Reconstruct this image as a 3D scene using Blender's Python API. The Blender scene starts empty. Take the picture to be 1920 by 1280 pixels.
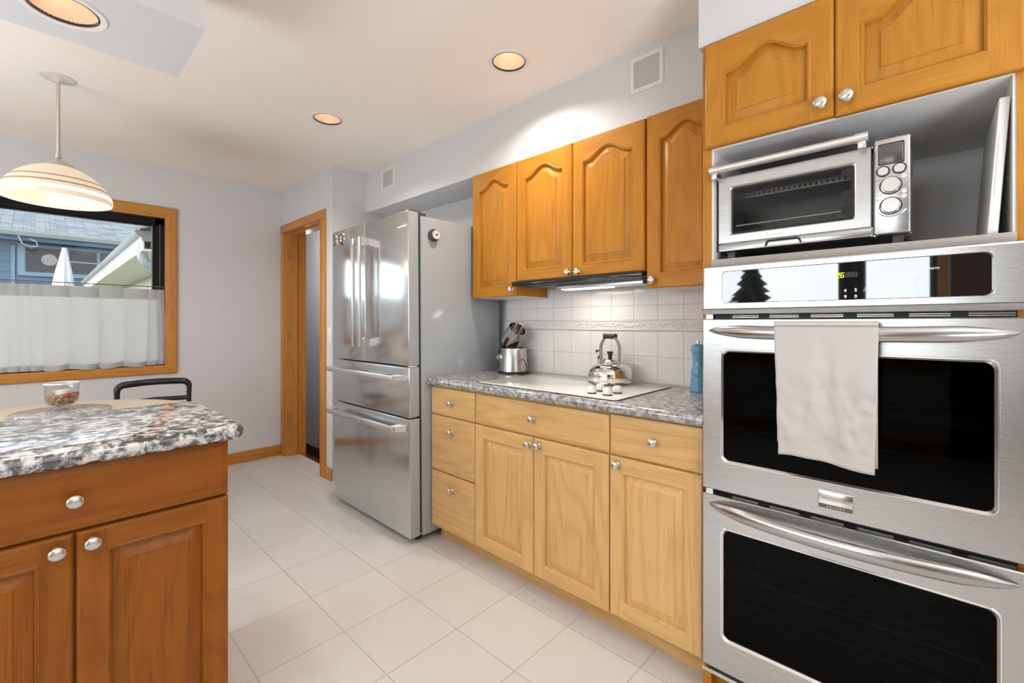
import bpy, bmesh, math, random
from math import sin, cos, pi, radians
from mathutils import Vector, Matrix, noise as mnoise

random.seed(7)
S = bpy.context.scene
C = S.collection

# ------------------------------------------------------------------ camera
YAW = 0.81972
cam_d = bpy.data.cameras.new('camera')
cam_d.sensor_width = 36.0
cam_d.lens = 830.1 / 1920 * 36.0
cam_d.shift_y = (606.15 - 640.0) / 1920
cam_d.clip_start = 0.05
cam = bpy.data.objects.new('camera', cam_d)
cam.location = (0, 0, 1.215)
cam.rotation_euler = (pi / 2, 0, -YAW)
C.objects.link(cam)
S.camera = cam

# ------------------------------------------------------------------ world, daylight, exposure
S.view_settings.view_transform = 'Standard'
S.view_settings.look = 'None'
S.view_settings.gamma = 1.0
S.view_settings.use_curve_mapping = False
S.view_settings.exposure = 0.55
S.cycles.use_denoising = True
S.cycles.max_bounces = 10
S.cycles.diffuse_bounces = 6
S.cycles.glossy_bounces = 6
S.cycles.transparent_max_bounces = 16
S.cycles.sample_clamp_indirect = 6.0
S.cycles.caustics_reflective = False
S.cycles.caustics_refractive = False

W = bpy.data.worlds.new('World')
S.world = W
W.use_nodes = True
wn, wl = W.node_tree.nodes, W.node_tree.links
wn.clear()
w_out = wn.new('ShaderNodeOutputWorld')
w_bg = wn.new('ShaderNodeBackground')
w_tc = wn.new('ShaderNodeTexCoord')
w_noise = wn.new('ShaderNodeTexNoise')
w_noise.inputs['Scale'].default_value = 2.2
w_noise.inputs['Detail'].default_value = 5
w_ramp = wn.new('ShaderNodeValToRGB')
w_ramp.color_ramp.elements[0].position = 0.38
w_ramp.color_ramp.elements[0].color = (0.72, 0.85, 1.0, 1)
w_ramp.color_ramp.elements[1].position = 0.62
w_ramp.color_ramp.elements[1].color = (1.0, 1.0, 1.0, 1)
w_sep = wn.new('ShaderNodeSeparateXYZ')
w_map = wn.new('ShaderNodeMapRange')          # the sky is brighter on the sun's side (-X)
w_map.inputs['From Min'].default_value = -0.9
w_map.inputs['From Max'].default_value = -0.1
w_map.inputs['To Min'].default_value = 6.2
w_map.inputs['To Max'].default_value = 1.0
wl.new(w_tc.outputs['Generated'], w_noise.inputs['Vector'])
wl.new(w_noise.outputs['Fac'], w_ramp.inputs['Fac'])
wl.new(w_tc.outputs['Generated'], w_sep.inputs[0])
wl.new(w_sep.outputs['X'], w_map.inputs['Value'])
wl.new(w_ramp.outputs['Color'], w_bg.inputs['Color'])
wl.new(w_map.outputs['Result'], w_bg.inputs['Strength'])
wl.new(w_bg.outputs[0], w_out.inputs['Surface'])


def portal(name, loc, rot, sx, sy):
    L = bpy.data.lights.new(name, 'AREA')
    L.shape = 'RECTANGLE'
    L.size, L.size_y = sx, sy
    L.cycles.is_portal = True
    o = bpy.data.objects.new(name, L)
    o.location = loc
    o.rotation_euler = rot
    C.objects.link(o)
    return o


def area(name, loc, rot, size, power, color, disk=True, spread=pi):
    L = bpy.data.lights.new(name, 'AREA')
    L.shape = 'DISK' if disk else 'RECTANGLE'
    if disk:
        L.size = size
    else:
        L.size, L.size_y = size
    L.energy = power
    L.color = color
    L.spread = spread
    o = bpy.data.objects.new(name, L)
    o.location = loc
    o.rotation_euler = rot
    C.objects.link(o)
    return o


# room constants
XL, XR, YN, YF, ZC = -2.7, 2.12, -2.3, 4.373, 2.44
LW = (-0.08, 2.75, 0.85, 2.12)        # left window opening: y0 y1 z0 z1
portal('window_daylight', (XL - 0.1, (LW[0] + LW[1]) / 2, (LW[2] + LW[3]) / 2), (0, -pi / 2, 0), LW[3] - LW[2], LW[1] - LW[0])
portal('far_window_daylight', (-0.13, YF + 0.14, 1.5), (-pi / 2, 0, 0), 1.6, 1.1)
# added fill lights facing up, outside the view, that brighten the ceiling and room
area('bounce_flash', (-1.7, 2.4, 0.8), (pi, 0, 0), 1.4, 38.0, (0.84, 0.92, 1.0))
area('bounce_flash_rear', (0.1, -1.3, 0.9), (pi, 0, 0), 1.2, 44.0, (0.86, 0.93, 1.0))
CAN_POWER = 5.0
WARM = (1.0, 0.90, 0.80)


# ------------------------------------------------------------------ mesh builder
class MB:
    def __init__(self):
        self.v, self.f, self.mi, self.cur = [], [], [], 0
        self.T = None

    def mat(self, i):
        self.cur = i
        return self

    def add(self, vs, fs):
        n = len(self.v)
        if self.T:
            vs = [self.T(*p) for p in vs]
        self.v += [tuple(p) for p in vs]
        for f in fs:
            self.f.append([i + n for i in f])
            self.mi.append(self.cur)
        return self

    def box(self, x0, x1, y0, y1, z0, z1):
        x0, x1 = min(x0, x1), max(x0, x1)
        y0, y1 = min(y0, y1), max(y0, y1)
        z0, z1 = min(z0, z1), max(z0, z1)
        vs = [(x, y, z) for z in (z0, z1) for y in (y0, y1) for x in (x0, x1)]
        fs = [(0, 2, 3, 1), (4, 5, 7, 6), (0, 1, 5, 4), (2, 6, 7, 3), (0, 4, 6, 2), (1, 3, 7, 5)]
        return self.add(vs, fs)

    def bevbox(self, x0, x1, y0, y1, z0, z1, r=0.004, seg=2):
        bm = bmesh.new()
        bmesh.ops.create_cube(bm, size=1.0)
        for v in bm.verts:
            v.co = Vector(((x0 + x1) / 2 + v.co.x * abs(x1 - x0), (y0 + y1) / 2 + v.co.y * abs(y1 - y0), (z0 + z1) / 2 + v.co.z * abs(z1 - z0)))
        bmesh.ops.bevel(bm, geom=bm.edges[:], offset=r, segments=seg, profile=0.5, affect='EDGES')
        bm.verts.index_update()
        self.add([v.co[:] for v in bm.verts], [[v.index for v in f.verts] for f in bm.faces])
        bm.free()
        return self

    def lathe(self, prof, o=(0, 0, 0), ax=(0, 0, 1), n=32, sx=1.0, sy=1.0):
        ax = Vector(ax).normalized()
        u = ax.orthogonal().normalized() if abs(ax.z) < 0.99 else Vector((1, 0, 0))
        w = ax.cross(u)
        o = Vector(o)
        vs, fs, rows = [], [], []
        for (r, z) in prof:
            if r < 1e-6:
                rows.append([len(vs)])
                vs.append(o + ax * z)
            else:
                row = []
                for k in range(n):
                    a = 2 * pi * k / n
                    row.append(len(vs))
                    vs.append(o + ax * z + u * (r * sx * cos(a)) + w * (r * sy * sin(a)))
                rows.append(row)
        for A, B in zip(rows, rows[1:]):
            for k in range(n):
                k2 = (k + 1) % n
                if len(A) == 1 and len(B) == 1:
                    continue
                if len(A) == 1:
                    fs.append((A[0], B[k2], B[k]))
                elif len(B) == 1:
                    fs.append((A[k], A[k2], B[0]))
                else:
                    fs.append((A[k], A[k2], B[k2], B[k]))
        return self.add(vs, fs)

    def cyl(self, p0, p1, r0, r1=None, n=20):
        r1 = r0 if r1 is None else r1
        p0, p1 = Vector(p0), Vector(p1)
        L = (p1 - p0).length
        return self.lathe([(0, 0), (r0, 0), (r1, L), (0, L)], p0, p1 - p0, n)

    def tube(self, pts, r, n=10, closed=False, flat=1.0, up=None):
        pts = [Vector(p) for p in pts]
        m = len(pts)
        rs = r if isinstance(r, (list, tuple)) else [r] * m
        vs, fs = [], []
        prev = None
        for i, p in enumerate(pts):
            a = pts[(i - 1) % m] if (closed or i > 0) else p
            b = pts[(i + 1) % m] if (closed or i < m - 1) else p
            t = (b - a).normalized()
            if up is not None:
                s = t.cross(Vector(up)).normalized()
            elif prev is None:
                s = t.orthogonal().normalized()
            else:
                s = (prev - t * prev.dot(t)).normalized()
            prev = s
            w = t.cross(s)
            for k in range(n):
                an = 2 * pi * k / n
                vs.append(p + s * (rs[i] * cos(an) * flat) + w * (rs[i] * sin(an)))
        for i in range(m if closed else m - 1):
            j = (i + 1) % m
            for k in range(n):
                k2 = (k + 1) % n
                fs.append((i * n + k, i * n + k2, j * n + k2, j * n + k))
        if not closed:
            fs.append(tuple(range(n - 1, -1, -1)))
            fs.append(tuple((m - 1) * n + k for k in range(n)))
        return self.add(vs, fs)

    def prism(self, poly, ax, a0, a1):
        # poly: 2D points in the plane across ax ('x': (y,z), 'y': (x,z), 'z': (x,y))
        def p3(p, a):
            return {'x': (a, p[0], p[1]), 'y': (p[0], a, p[1]), 'z': (p[0], p[1], a)}[ax]
        n = len(poly)
        vs = [p3(p, a0) for p in poly] + [p3(p, a1) for p in poly]
        fs = [tuple(range(n - 1, -1, -1)), tuple(range(n, 2 * n))]
        fs += [(k, (k + 1) % n, n + (k + 1) % n, n + k) for k in range(n)]
        return self.add(vs, fs)

    def sphere(self, c, r, n=16, m=10, s=(1, 1, 1)):
        prof = [(r * sin(pi * i / m), -r * cos(pi * i / m)) for i in range(m + 1)]
        old = self.T
        k0 = len(self.v)
        self.lathe(prof, (0, 0, 0), (0, 0, 1), n)
        for i in range(k0, len(self.v)):
            p = self.v[i]
            self.v[i] = (c[0] + p[0] * s[0], c[1] + p[1] * s[1], c[2] + p[2] * s[2])
        return self

    def slab(self, x0, x1, y0, y1, z0, z1, cr, er, seg=5):
        """rounded-corner slab with a bullnose rim"""
        def ring(ins, z):
            r = max(cr - ins, 0.0005)
            out = []
            for (cx, cy, a0) in ((x1 - cr, y1 - cr, 0), (x0 + cr, y1 - cr, pi / 2), (x0 + cr, y0 + cr, pi), (x1 - cr, y0 + cr, 1.5 * pi)):
                for k in range(seg + 1):
                    a = a0 + pi / 2 * k / seg
                    out.append((cx + r * cos(a), cy + r * sin(a), z))
            return out
        rings = []
        for k in range(9):
            a = -pi / 2 + pi * k / 8
            zc = (z0 + z1) / 2
            h = (z1 - z0) / 2
            rings.append(ring(er * (1 - cos(a)), zc + h * sin(a)))
        n = len(rings[0])
        vs = [p for rr in rings for p in rr]
        fs = []
        for i in range(len(rings) - 1):
            for k in range(n):
                fs.append((i * n + k, i * n + (k + 1) % n, (i + 1) * n + (k + 1) % n, (i + 1) * n + k))
        fs.append(tuple(range(n - 1, -1, -1)))
        fs.append(tuple((len(rings) - 1) * n + k for k in range(n)))
        return self.add(vs, fs)

    def build(self, name, mats, parent=None, smooth=38, fix=True):
        me = bpy.data.meshes.new(name)
        off = Vector((0, 0, 0))
        if parent is not None:
            r = parent
            while r.parent is not None:
                r = r.parent
            off = Vector(r.location)
        me.from_pydata([(p[0] - off[0], p[1] - off[1], p[2] - off[2]) for p in self.v], [], self.f)
        if not isinstance(mats, (list, tuple)):
            mats = [mats]
        for m in mats:
            me.materials.append(m)
        me.polygons.foreach_set('material_index', self.mi)
        if fix:
            bm = bmesh.new()
            bm.from_mesh(me)
            bmesh.ops.recalc_face_normals(bm, faces=bm.faces[:])
            bm.to_mesh(me)
            bm.free()
        if smooth:
            me.polygons.foreach_set('use_smooth', [True] * len(me.polygons))
            me.set_sharp_from_angle(angle=radians(smooth))
        me.update()
        o = bpy.data.objects.new(name, me)
        C.objects.link(o)
        if parent is not None:
            o.parent = parent
        return o


def tag(o, label=None, cat=None, group=None, kind=None):
    if label:
        o['label'] = label
    if cat:
        o['category'] = cat
    if group:
        o['group'] = group
    if kind:
        o['kind'] = kind
    return o


def thing(name, label, cat, loc=(0, 0, 0), group=None):
    o = bpy.data.objects.new(name, None)
    o.empty_display_size = 0.1
    o.location = loc
    C.objects.link(o)
    return tag(o, label, cat, group)


def struct(name, mb, m, **k):
    return tag(mb.build(name, m, **k), kind='structure')


def copy_tree(o, parent=None):
    c = o.copy()
    C.objects.link(c)
    if parent is not None:
        c.parent = parent
    for ch in list(o.children):
        copy_tree(ch, c)
    return c


def text_mb(body, size, depth, place, bold=0.0, align='CENTER'):
    """letters as solid geometry; place(u, v, d) maps text plane to the world"""
    cu = bpy.data.curves.new('lettering', 'FONT')
    cu.body = body
    cu.size = size
    cu.extrude = depth / 2
    cu.offset = bold
    cu.resolution_u = 3
    cu.align_x = align
    cu.align_y = 'CENTER'
    ob = bpy.data.objects.new('lettering', cu)
    C.objects.link(ob)
    dg = bpy.context.evaluated_depsgraph_get()
    dg.update()
    me = bpy.data.meshes.new_from_object(ob.evaluated_get(dg))
    mb = MB()
    mb.add([place(v.co.x, v.co.y, v.co.z) for v in me.vertices], [list(p.vertices) for p in me.polygons])
    bpy.data.objects.remove(ob)
    bpy.data.curves.remove(cu)
    bpy.data.meshes.remove(me)
    return mb


# ------------------------------------------------------------------ materials
def new_mat(name):
    m = bpy.data.materials.new(name)
    m.use_nodes = True
    nt = m.node_tree
    return m, nt, nt.nodes, nt.links, nt.nodes['Principled BSDF']


def simple(name, col, rough=0.5, metal=0.0, spec=0.5, noise=None, emit=None, bump=None, coat=0.0, trans=0.0):
    m, nt, N, L, b = new_mat(name)
    b.inputs['Base Color'].default_value = (*col, 1)
    b.inputs['Roughness'].default_value = rough
    b.inputs['Metallic'].default_value = metal
    b.inputs['Specular IOR Level'].default_value = spec
    b.inputs['Coat Weight'].default_value = coat
    b.inputs['Transmission Weight'].default_value = trans
    if emit:
        b.inputs['Emission Color'].default_value = (*emit[0], 1)
        b.inputs['Emission Strength'].default_value = emit[1]
    tc = N.new('ShaderNodeTexCoord')
    if noise:
        sc, amt = noise
        n = N.new('ShaderNodeTexNoise')
        n.inputs['Scale'].default_value = sc
        n.inputs['Detail'].default_value = 4
        mp = N.new('ShaderNodeMapRange')
        mp.inputs['To Min'].default_value = 1 - amt
        mp.inputs['To Max'].default_value = 1 + amt
        mx = N.new('ShaderNodeMix')
        mx.data_type = 'RGBA'
        mx.blend_type = 'MULTIPLY'
        mx.inputs['Factor'].default_value = 1
        mx.inputs['A'].default_value = (*col, 1)
        L.new(tc.outputs['Object'], n.inputs['Vector'])
        L.new(n.outputs['Fac'], mp.inputs['Value'])
        L.new(mp.outputs['Result'], mx.inputs['B'])
        L.new(mx.outputs['Result'], b.inputs['Base Color'])
    if bump:
        sc, st = bump
        n2 = N.new('ShaderNodeTexNoise')
        n2.inputs['Scale'].default_value = sc
        n2.inputs['Detail'].default_value = 3
        bp = N.new('ShaderNodeBump')
        bp.inputs['Strength'].default_value = st
        bp.inputs['Distance'].default_value = 0.002
        L.new(tc.outputs['Object'], n2.inputs['Vector'])
        L.new(n2.outputs['Fac'], bp.inputs['Height'])
        L.new(bp.outputs['Normal'], b.inputs['Normal'])
    return m


def mathn(N, L, op, a, b=None):
    n = N.new('ShaderNodeMath')
    n.operation = op
    for i, x in enumerate((a, b)):
        if x is None:
            continue
        if isinstance(x, (int, float)):
            n.inputs[i].default_value = x
        else:
            L.new(x, n.inputs[i])
    return n.outputs[0]


def wood(name, light, dark, axis, rough=0.34, contrast=0.72, scale=1.0):
    """oak: grain runs along axis, growth rings as contours of a stretched noise, open pores"""
    m, nt, N, L, b = new_mat(name)
    tc = N.new('ShaderNodeTexCoord')
    oi = N.new('ShaderNodeObjectInfo')
    add = N.new('ShaderNodeVectorMath')
    add.operation = 'ADD'
    rv = N.new('ShaderNodeCombineXYZ')
    r = mathn(N, L, 'MULTIPLY', oi.outputs['Random'], 7.3)
    for i in range(3):
        L.new(r, rv.inputs[i])
    L.new(tc.outputs['Object'], add.inputs[0])
    L.new(rv.outputs[0], add.inputs[1])

    def stretched(across, along):
        mp = N.new('ShaderNodeMapping')
        s = [across * scale] * 3
        s['xyz'.index(axis)] = along * scale
        mp.inputs['Scale'].default_value = s
        L.new(add.outputs[0], mp.inputs['Vector'])
        return mp.outputs[0]
    n1 = N.new('ShaderNodeTexNoise')
    n1.inputs['Scale'].default_value = 1
    n1.inputs['Detail'].default_value = 1.5
    n1.inputs['Distortion'].default_value = 0.3
    L.new(stretched(5.0, 0.8), n1.inputs['Vector'])
    ph = mathn(N, L, 'MULTIPLY', n1.outputs['Fac'], 70.0)
    ring = mathn(N, L, 'SINE', ph)
    ring = mathn(N, L, 'MULTIPLY', ring, 0.5)
    ring = mathn(N, L, 'ADD', ring, 0.5)
    ring = mathn(N, L, 'POWER', ring, 2.2)
    n2 = N.new('ShaderNodeTexNoise')
    n2.inputs['Scale'].default_value = 1
    n2.inputs['Detail'].default_value = 5
    L.new(stretched(45, 1.6), n2.inputs['Vector'])
    n3 = N.new('ShaderNodeTexNoise')
    n3.inputs['Scale'].default_value = 1
    n3.inputs['Detail'].default_value = 2
    L.new(stretched(230, 7), n3.inputs['Vector'])
    pore = N.new('ShaderNodeMapRange')
    pore.inputs['From Min'].default_value = 0.56
    pore.inputs['From Max'].default_value = 0.72
    L.new(n3.outputs['Fac'], pore.inputs['Value'])
    fac = mathn(N, L, 'MULTIPLY', ring, 0.32 * contrast)
    fac = mathn(N, L, 'ADD', fac, mathn(N, L, 'MULTIPLY', n2.outputs['Fac'], 0.62 * contrast))
    fac = mathn(N, L, 'ADD', fac, mathn(N, L, 'MULTIPLY', pore.outputs[0], 0.55 * contrast))
    fac = mathn(N, L, 'ADD', fac, mathn(N, L, 'MULTIPLY', mathn(N, L, 'SUBTRACT', oi.outputs['Random'], 0.5), 0.12))
    cr = N.new('ShaderNodeValToRGB')
    cr.color_ramp.elements[0].color = (*light, 1)
    cr.color_ramp.elements[1].color = (*dark, 1)
    L.new(fac, cr.inputs['Fac'])
    L.new(cr.outputs['Color'], b.inputs['Base Color'])
    b.inputs['Roughness'].default_value = rough
    b.inputs['Specular IOR Level'].default_value = 0.3
    bp = N.new('ShaderNodeBump')
    bp.inputs['Strength'].default_value = 0.12
    bp.inputs['Distance'].default_value = 0.001
    L.new(n2.outputs['Fac'], bp.inputs['Height'])
    L.new(bp.outputs['Normal'], b.inputs['Normal'])
    return m


def steel(name, col=(0.52, 0.515, 0.51), rough=0.27, axis='y', brush=0.10):
    m, nt, N, L, b = new_mat(name)
    b.inputs['Metallic'].default_value = 1
    b.inputs['Base Color'].default_value = (*col, 1)
    tc = N.new('ShaderNodeTexCoord')
    mp = N.new('ShaderNodeMapping')
    s = [1500] * 3
    s['xyz'.index(axis)] = 6
    mp.inputs['Scale'].default_value = s
    n = N.new('ShaderNodeTexNoise')
    n.inputs['Scale'].default_value = 1
    n.inputs['Detail'].default_value = 2
    L.new(tc.outputs['Object'], mp.inputs['Vector'])
    L.new(mp.outputs[0], n.inputs['Vector'])
    mr = N.new('ShaderNodeMapRange')
    mr.inputs['To Min'].default_value = rough - 0.07
    mr.inputs['To Max'].default_value = rough + 0.07
    L.new(n.outputs['Fac'], mr.inputs['Value'])
    L.new(mr.outputs[0], b.inputs['Roughness'])
    bp = N.new('ShaderNodeBump')
    bp.inputs['Strength'].default_value = brush
    bp.inputs['Distance'].default_value = 0.0002
    L.new(n.outputs['Fac'], bp.inputs['Height'])
    L.new(bp.outputs['Normal'], b.inputs['Normal'])
    return m


def tiles(name, plane, size, off, col, grout, gw, rough, var=0.03, bumpd=0.002, wav=0.0, row=None):
    m, nt, N, L, b = new_mat(name)
    tc = N.new('ShaderNodeTexCoord')
    sp = N.new('ShaderNodeSeparateXYZ')
    L.new(tc.outputs['Object'], sp.inputs[0])
    a = sp.outputs['X' if plane[0] == 'x' else 'Y']
    c = sp.outputs['Y' if plane[1] == 'y' else 'Z']
    row = row or size
    d = []
    ids = []
    for co, o, p in ((a, off[0], size), (c, off[1], row)):
        s = mathn(N, L, 'DIVIDE', mathn(N, L, 'SUBTRACT', co, o), p)
        fl = mathn(N, L, 'FLOOR', s)
        fr = mathn(N, L, 'SUBTRACT', s, fl)
        e = mathn(N, L, 'MINIMUM', fr, mathn(N, L, 'SUBTRACT', 1.0, fr))
        d.append(mathn(N, L, 'MULTIPLY', e, p))
        ids.append(fl)
    dist = mathn(N, L, 'MINIMUM', d[0], d[1])
    mr = N.new('ShaderNodeMapRange')
    mr.interpolation_type = 'SMOOTHSTEP'
    mr.inputs['From Min'].default_value = gw * 0.35
    mr.inputs['From Max'].default_value = gw * 0.75
    L.new(dist, mr.inputs['Value'])
    wnz = N.new('ShaderNodeTexWhiteNoise')
    wnz.noise_dimensions = '3D'
    cx = N.new('ShaderNodeCombineXYZ')
    L.new(ids[0], cx.inputs[0])
    L.new(ids[1], cx.inputs[1])
    L.new(cx.outputs[0], wnz.inputs['Vector'])
    ns = N.new('ShaderNodeTexNoise')
    ns.inputs['Scale'].default_value = 9
    ns.inputs['Detail'].default_value = 6
    L.new(tc.outputs['Object'], ns.inputs['Vector'])
    vv = mathn(N, L, 'ADD', mathn(N, L, 'MULTIPLY', wnz.outputs['Value'], var), mathn(N, L, 'MULTIPLY', ns.outputs['Fac'], var * 2))
    vv = mathn(N, L, 'ADD', vv, 1 - var * 1.5)
    mx0 = N.new('ShaderNodeMix')
    mx0.data_type = 'RGBA'
    mx0.blend_type = 'MULTIPLY'
    mx0.inputs['Factor'].default_value = 1
    mx0.inputs['A'].default_value = (*col, 1)
    L.new(vv, mx0.inputs['B'])
    mx = N.new('ShaderNodeMix')
    mx.data_type = 'RGBA'
    mx.inputs['A'].default_value = (*grout, 1)
    L.new(mr.outputs[0], mx.inputs['Factor'])
    L.new(mx0.outputs['Result'], mx.inputs['B'])
    L.new(mx.outputs['Result'], b.inputs['Base Color'])
    b.inputs['Roughness'].default_value = rough
    bp = N.new('ShaderNodeBump')
    bp.inputs['Strength'].default_value = 0.6
    bp.inputs['Distance'].default_value = bumpd
    h = mr.outputs[0]
    if wav:
        n5 = N.new('ShaderNodeTexNoise')
        n5.inputs['Scale'].default_value = 16
        n5.inputs['Detail'].default_value = 1
        L.new(tc.outputs['Object'], n5.inputs['Vector'])
        h = mathn(N, L, 'ADD', h, mathn(N, L, 'MULTIPLY', n5.outputs['Fac'], wav))
    L.new(h, bp.inputs['Height'])
    L.new(bp.outputs['Normal'], b.inputs['Normal'])
    return m


def granite(name, stops, scale, rough=0.09, streak=(1, 1, 1)):
    m, nt, N, L, b = new_mat(name)
    tc = N.new('ShaderNodeTexCoord')
    mp = N.new('ShaderNodeMapping')
    mp.inputs['Scale'].default_value = streak
    L.new(tc.outputs['Object'], mp.inputs['Vector'])
    n = N.new('ShaderNodeTexNoise')
    n.inputs['Scale'].default_value = scale
    n.inputs['Detail'].default_value = 9
    n.inputs['Roughness'].default_value = 0.72
    n.inputs['Distortion'].default_value = 0.35
    L.new(mp.outputs[0], n.inputs['Vector'])
    cr = N.new('ShaderNodeValToRGB')
    els = cr.color_ramp.elements
    while len(els) < len(stops):
        els.new(0.5)
    for e, (p, c) in zip(els, stops):
        e.position = p
        e.color = (*c, 1)
    L.new(n.outputs['Fac'], cr.inputs['Fac'])
    L.new(cr.outputs['Color'], b.inputs['Base Color'])
    b.inputs['Roughness'].default_value = rough
    b.inputs['Specular IOR Level'].default_value = 1.0
    b.inputs['IOR'].default_value = 1.7
    return m


def glass(name, tint=(1, 1, 1), rough=0.0, ior=1.45, extra=0.0):
    """a thin pane: what passes is tinted, what reflects follows Fresnel"""
    m, nt, N, L, b = new_mat(name)
    N.remove(b)
    t = N.new('ShaderNodeBsdfTransparent')
    t.inputs['Color'].default_value = (*tint, 1)
    g = N.new('ShaderNodeBsdfGlossy')
    g.inputs['Roughness'].default_value = rough
    lw = N.new('ShaderNodeLayerWeight')
    lw.inputs['Blend'].default_value = 0.5
    r0 = ((ior - 1) / (ior + 1)) ** 2 + extra
    f = mathn(N, L, 'POWER', lw.outputs['Facing'], 5.0)
    f = mathn(N, L, 'ADD', mathn(N, L, 'MULTIPLY', f, 1 - r0), r0)
    mx = N.new('ShaderNodeMixShader')
    L.new(f, mx.inputs['Fac'])
    L.new(t.outputs[0], mx.inputs[1])
    L.new(g.outputs[0], mx.inputs[2])
    L.new(mx.outputs[0], N['Material Output'].inputs['Surface'])
    return m


def cloth(name, col, transl=0.0, weave=900, strength=0.35, alpha=1.0):
    m, nt, N, L, b = new_mat(name)
    b.inputs['Base Color'].default_value = (*col, 1)
    b.inputs['Roughness'].default_value = 0.9
    b.inputs['Specular IOR Level'].default_value = 0.1
    tc = N.new('ShaderNodeTexCoord')
    n = N.new('ShaderNodeTexNoise')
    n.inputs['Scale'].default_value = weave
    n.inputs['Detail'].default_value = 1
    L.new(tc.outputs['Object'], n.inputs['Vector'])
    bp = N.new('ShaderNodeBump')
    bp.inputs['Strength'].default_value = strength
    bp.inputs['Distance'].default_value = 0.0008
    L.new(n.outputs['Fac'], bp.inputs['Height'])
    L.new(bp.outputs['Normal'], b.inputs['Normal'])
    if transl:
        tr = N.new('ShaderNodeBsdfTranslucent')
        tr.inputs['Color'].default_value = (*col, 1)
        mx = N.new('ShaderNodeMixShader')
        mx.inputs['Fac'].default_value = transl
        L.new(b.outputs[0], mx.inputs[1])
        L.new(tr.outputs[0], mx.inputs[2])
        L.new(mx.outputs[0], N['Material Output'].inputs['Surface'])
    return m


M = {}
M['wall'] = simple('wall_paint', (0.66, 0.655, 0.665), 0.6, noise=(3, 0.015), bump=(260, 0.08))
M['ceiling'] = simple('ceiling_paint', (0.88, 0.81, 0.73), 0.75, noise=(2, 0.015), bump=(180, 0.12))
M['floor'] = tiles('floor_tile', 'xy', 0.3137, (0.8256, 1.6775), (0.60, 0.585, 0.57), (0.50, 0.48, 0.46), 0.0055, 0.34, 0.03, 0.0015)
M['backsplash'] = tiles('wall_tile', 'yz', 0.1283, (0.96, 1.178), (0.72, 0.70, 0.69), (0.58, 0.56, 0.55), 0.004, 0.07, 0.015, 0.0015, wav=0.9)
M['relief'] = simple('relief_tile', (0.68, 0.65, 0.63), 0.12)
PALE_LIT = ((0.72, 0.455, 0.20), (0.47, 0.255, 0.085))  # faded oak, lightened further with the window light painted in
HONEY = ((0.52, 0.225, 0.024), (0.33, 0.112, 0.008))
DEEP_SHADED = ((0.345, 0.108, 0.006), (0.16, 0.040, 0.0015))  # the HONEY oak again, darkened to paint in the island's shade
for k, (c1, c2) in dict(pale=PALE_LIT, honey=HONEY, deep=DEEP_SHADED).items():
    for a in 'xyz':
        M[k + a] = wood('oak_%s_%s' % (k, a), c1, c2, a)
M['fir'] = {a: wood('fir_' + a, (0.60, 0.27, 0.06), (0.40, 0.14, 0.025), a, rough=0.3) for a in 'xyz'}
M['firdark'] = wood('hall_wood', (0.10, 0.035, 0.012), (0.05, 0.016, 0.006), 'y', rough=0.35)
M['hallfloor'] = wood('hall_floor_wood', (0.26, 0.13, 0.06), (0.12, 0.05, 0.02), 'y', rough=0.4)
M['greyedge'] = wood('grey_edge', (0.46, 0.43, 0.40), (0.30, 0.28, 0.26), 'y', rough=0.5)
M['melamine'] = simple('cabinet_interior', (0.84, 0.815, 0.80), 0.5, noise=(40, 0.02))
M['underside'] = simple('cabinet_underside', (0.72, 0.70, 0.68), 0.5)
M['steel_h'] = steel('brushed_steel_horizontal', axis='y', rough=0.27)
M['steel_v'] = steel('brushed_steel_vertical', col=(0.60, 0.615, 0.63), axis='z', rough=0.17, brush=0.12)
M['steel_side'] = simple('fridge_side_grey', (0.38, 0.415, 0.44), 0.14, metal=0.0, spec=0.6)
M['handle'] = steel('satin_steel', col=(0.72, 0.71, 0.70), axis='y', rough=0.32)
M['bright'] = simple('polished_steel', (0.74, 0.72, 0.70), 0.06, metal=1)
M['bezel'] = simple('bright_bezel', (0.82, 0.81, 0.80), 0.2, metal=1)
M['nickel'] = simple('brushed_nickel', (0.66, 0.63, 0.58), 0.26, metal=1)
M['black'] = simple('black_gloss', (0.012, 0.012, 0.013), 0.12)
M['blackmat'] = simple('black_matte', (0.015, 0.015, 0.015), 0.5)
M['darkgrey'] = simple('dark_grey', (0.06, 0.06, 0.06), 0.4)
M['ovenglass'] = glass('oven_window_glass', (0.07, 0.07, 0.07), 0.01, 1.2)
M['panelglass'] = simple('control_panel_glass', (0.008, 0.008, 0.009), 0.015, spec=1.0, coat=1.0)
M['toastglass'] = glass('toaster_window_glass', (0.55, 0.55, 0.55), 0.02, 1.4)
M['pane'] = glass('window_glass', (0.97, 0.985, 0.98), 0.0, 1.3)
M['clearglass'] = glass('clear_glass', (0.95, 0.96, 0.96), 0.0, 1.35, 0.02)
M['cooktop'] = simple('cooktop_glass', (0.80, 0.81, 0.81), 0.04, spec=0.6)
M['burner'] = simple('burner_ring', (0.62, 0.62, 0.62), 0.1)
M['white'] = simple('white_plastic', (0.80, 0.79, 0.77), 0.3)
M['whitepaint'] = simple('white_paint', (0.78, 0.75, 0.73), 0.45)
M['ventgrey'] = simple('vent_grey', (0.50, 0.49, 0.48), 0.6, bump=(500, 0.4))
M['bronze'] = simple('bronze_reflector', (0.74, 0.60, 0.48), 0.3, metal=0.3, noise=(14, 0.15))
M['lampwhite'] = simple('lit_bulb', (1, 0.95, 0.9), 0.5, emit=((1.0, 0.88, 0.72), 7.0))
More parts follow.
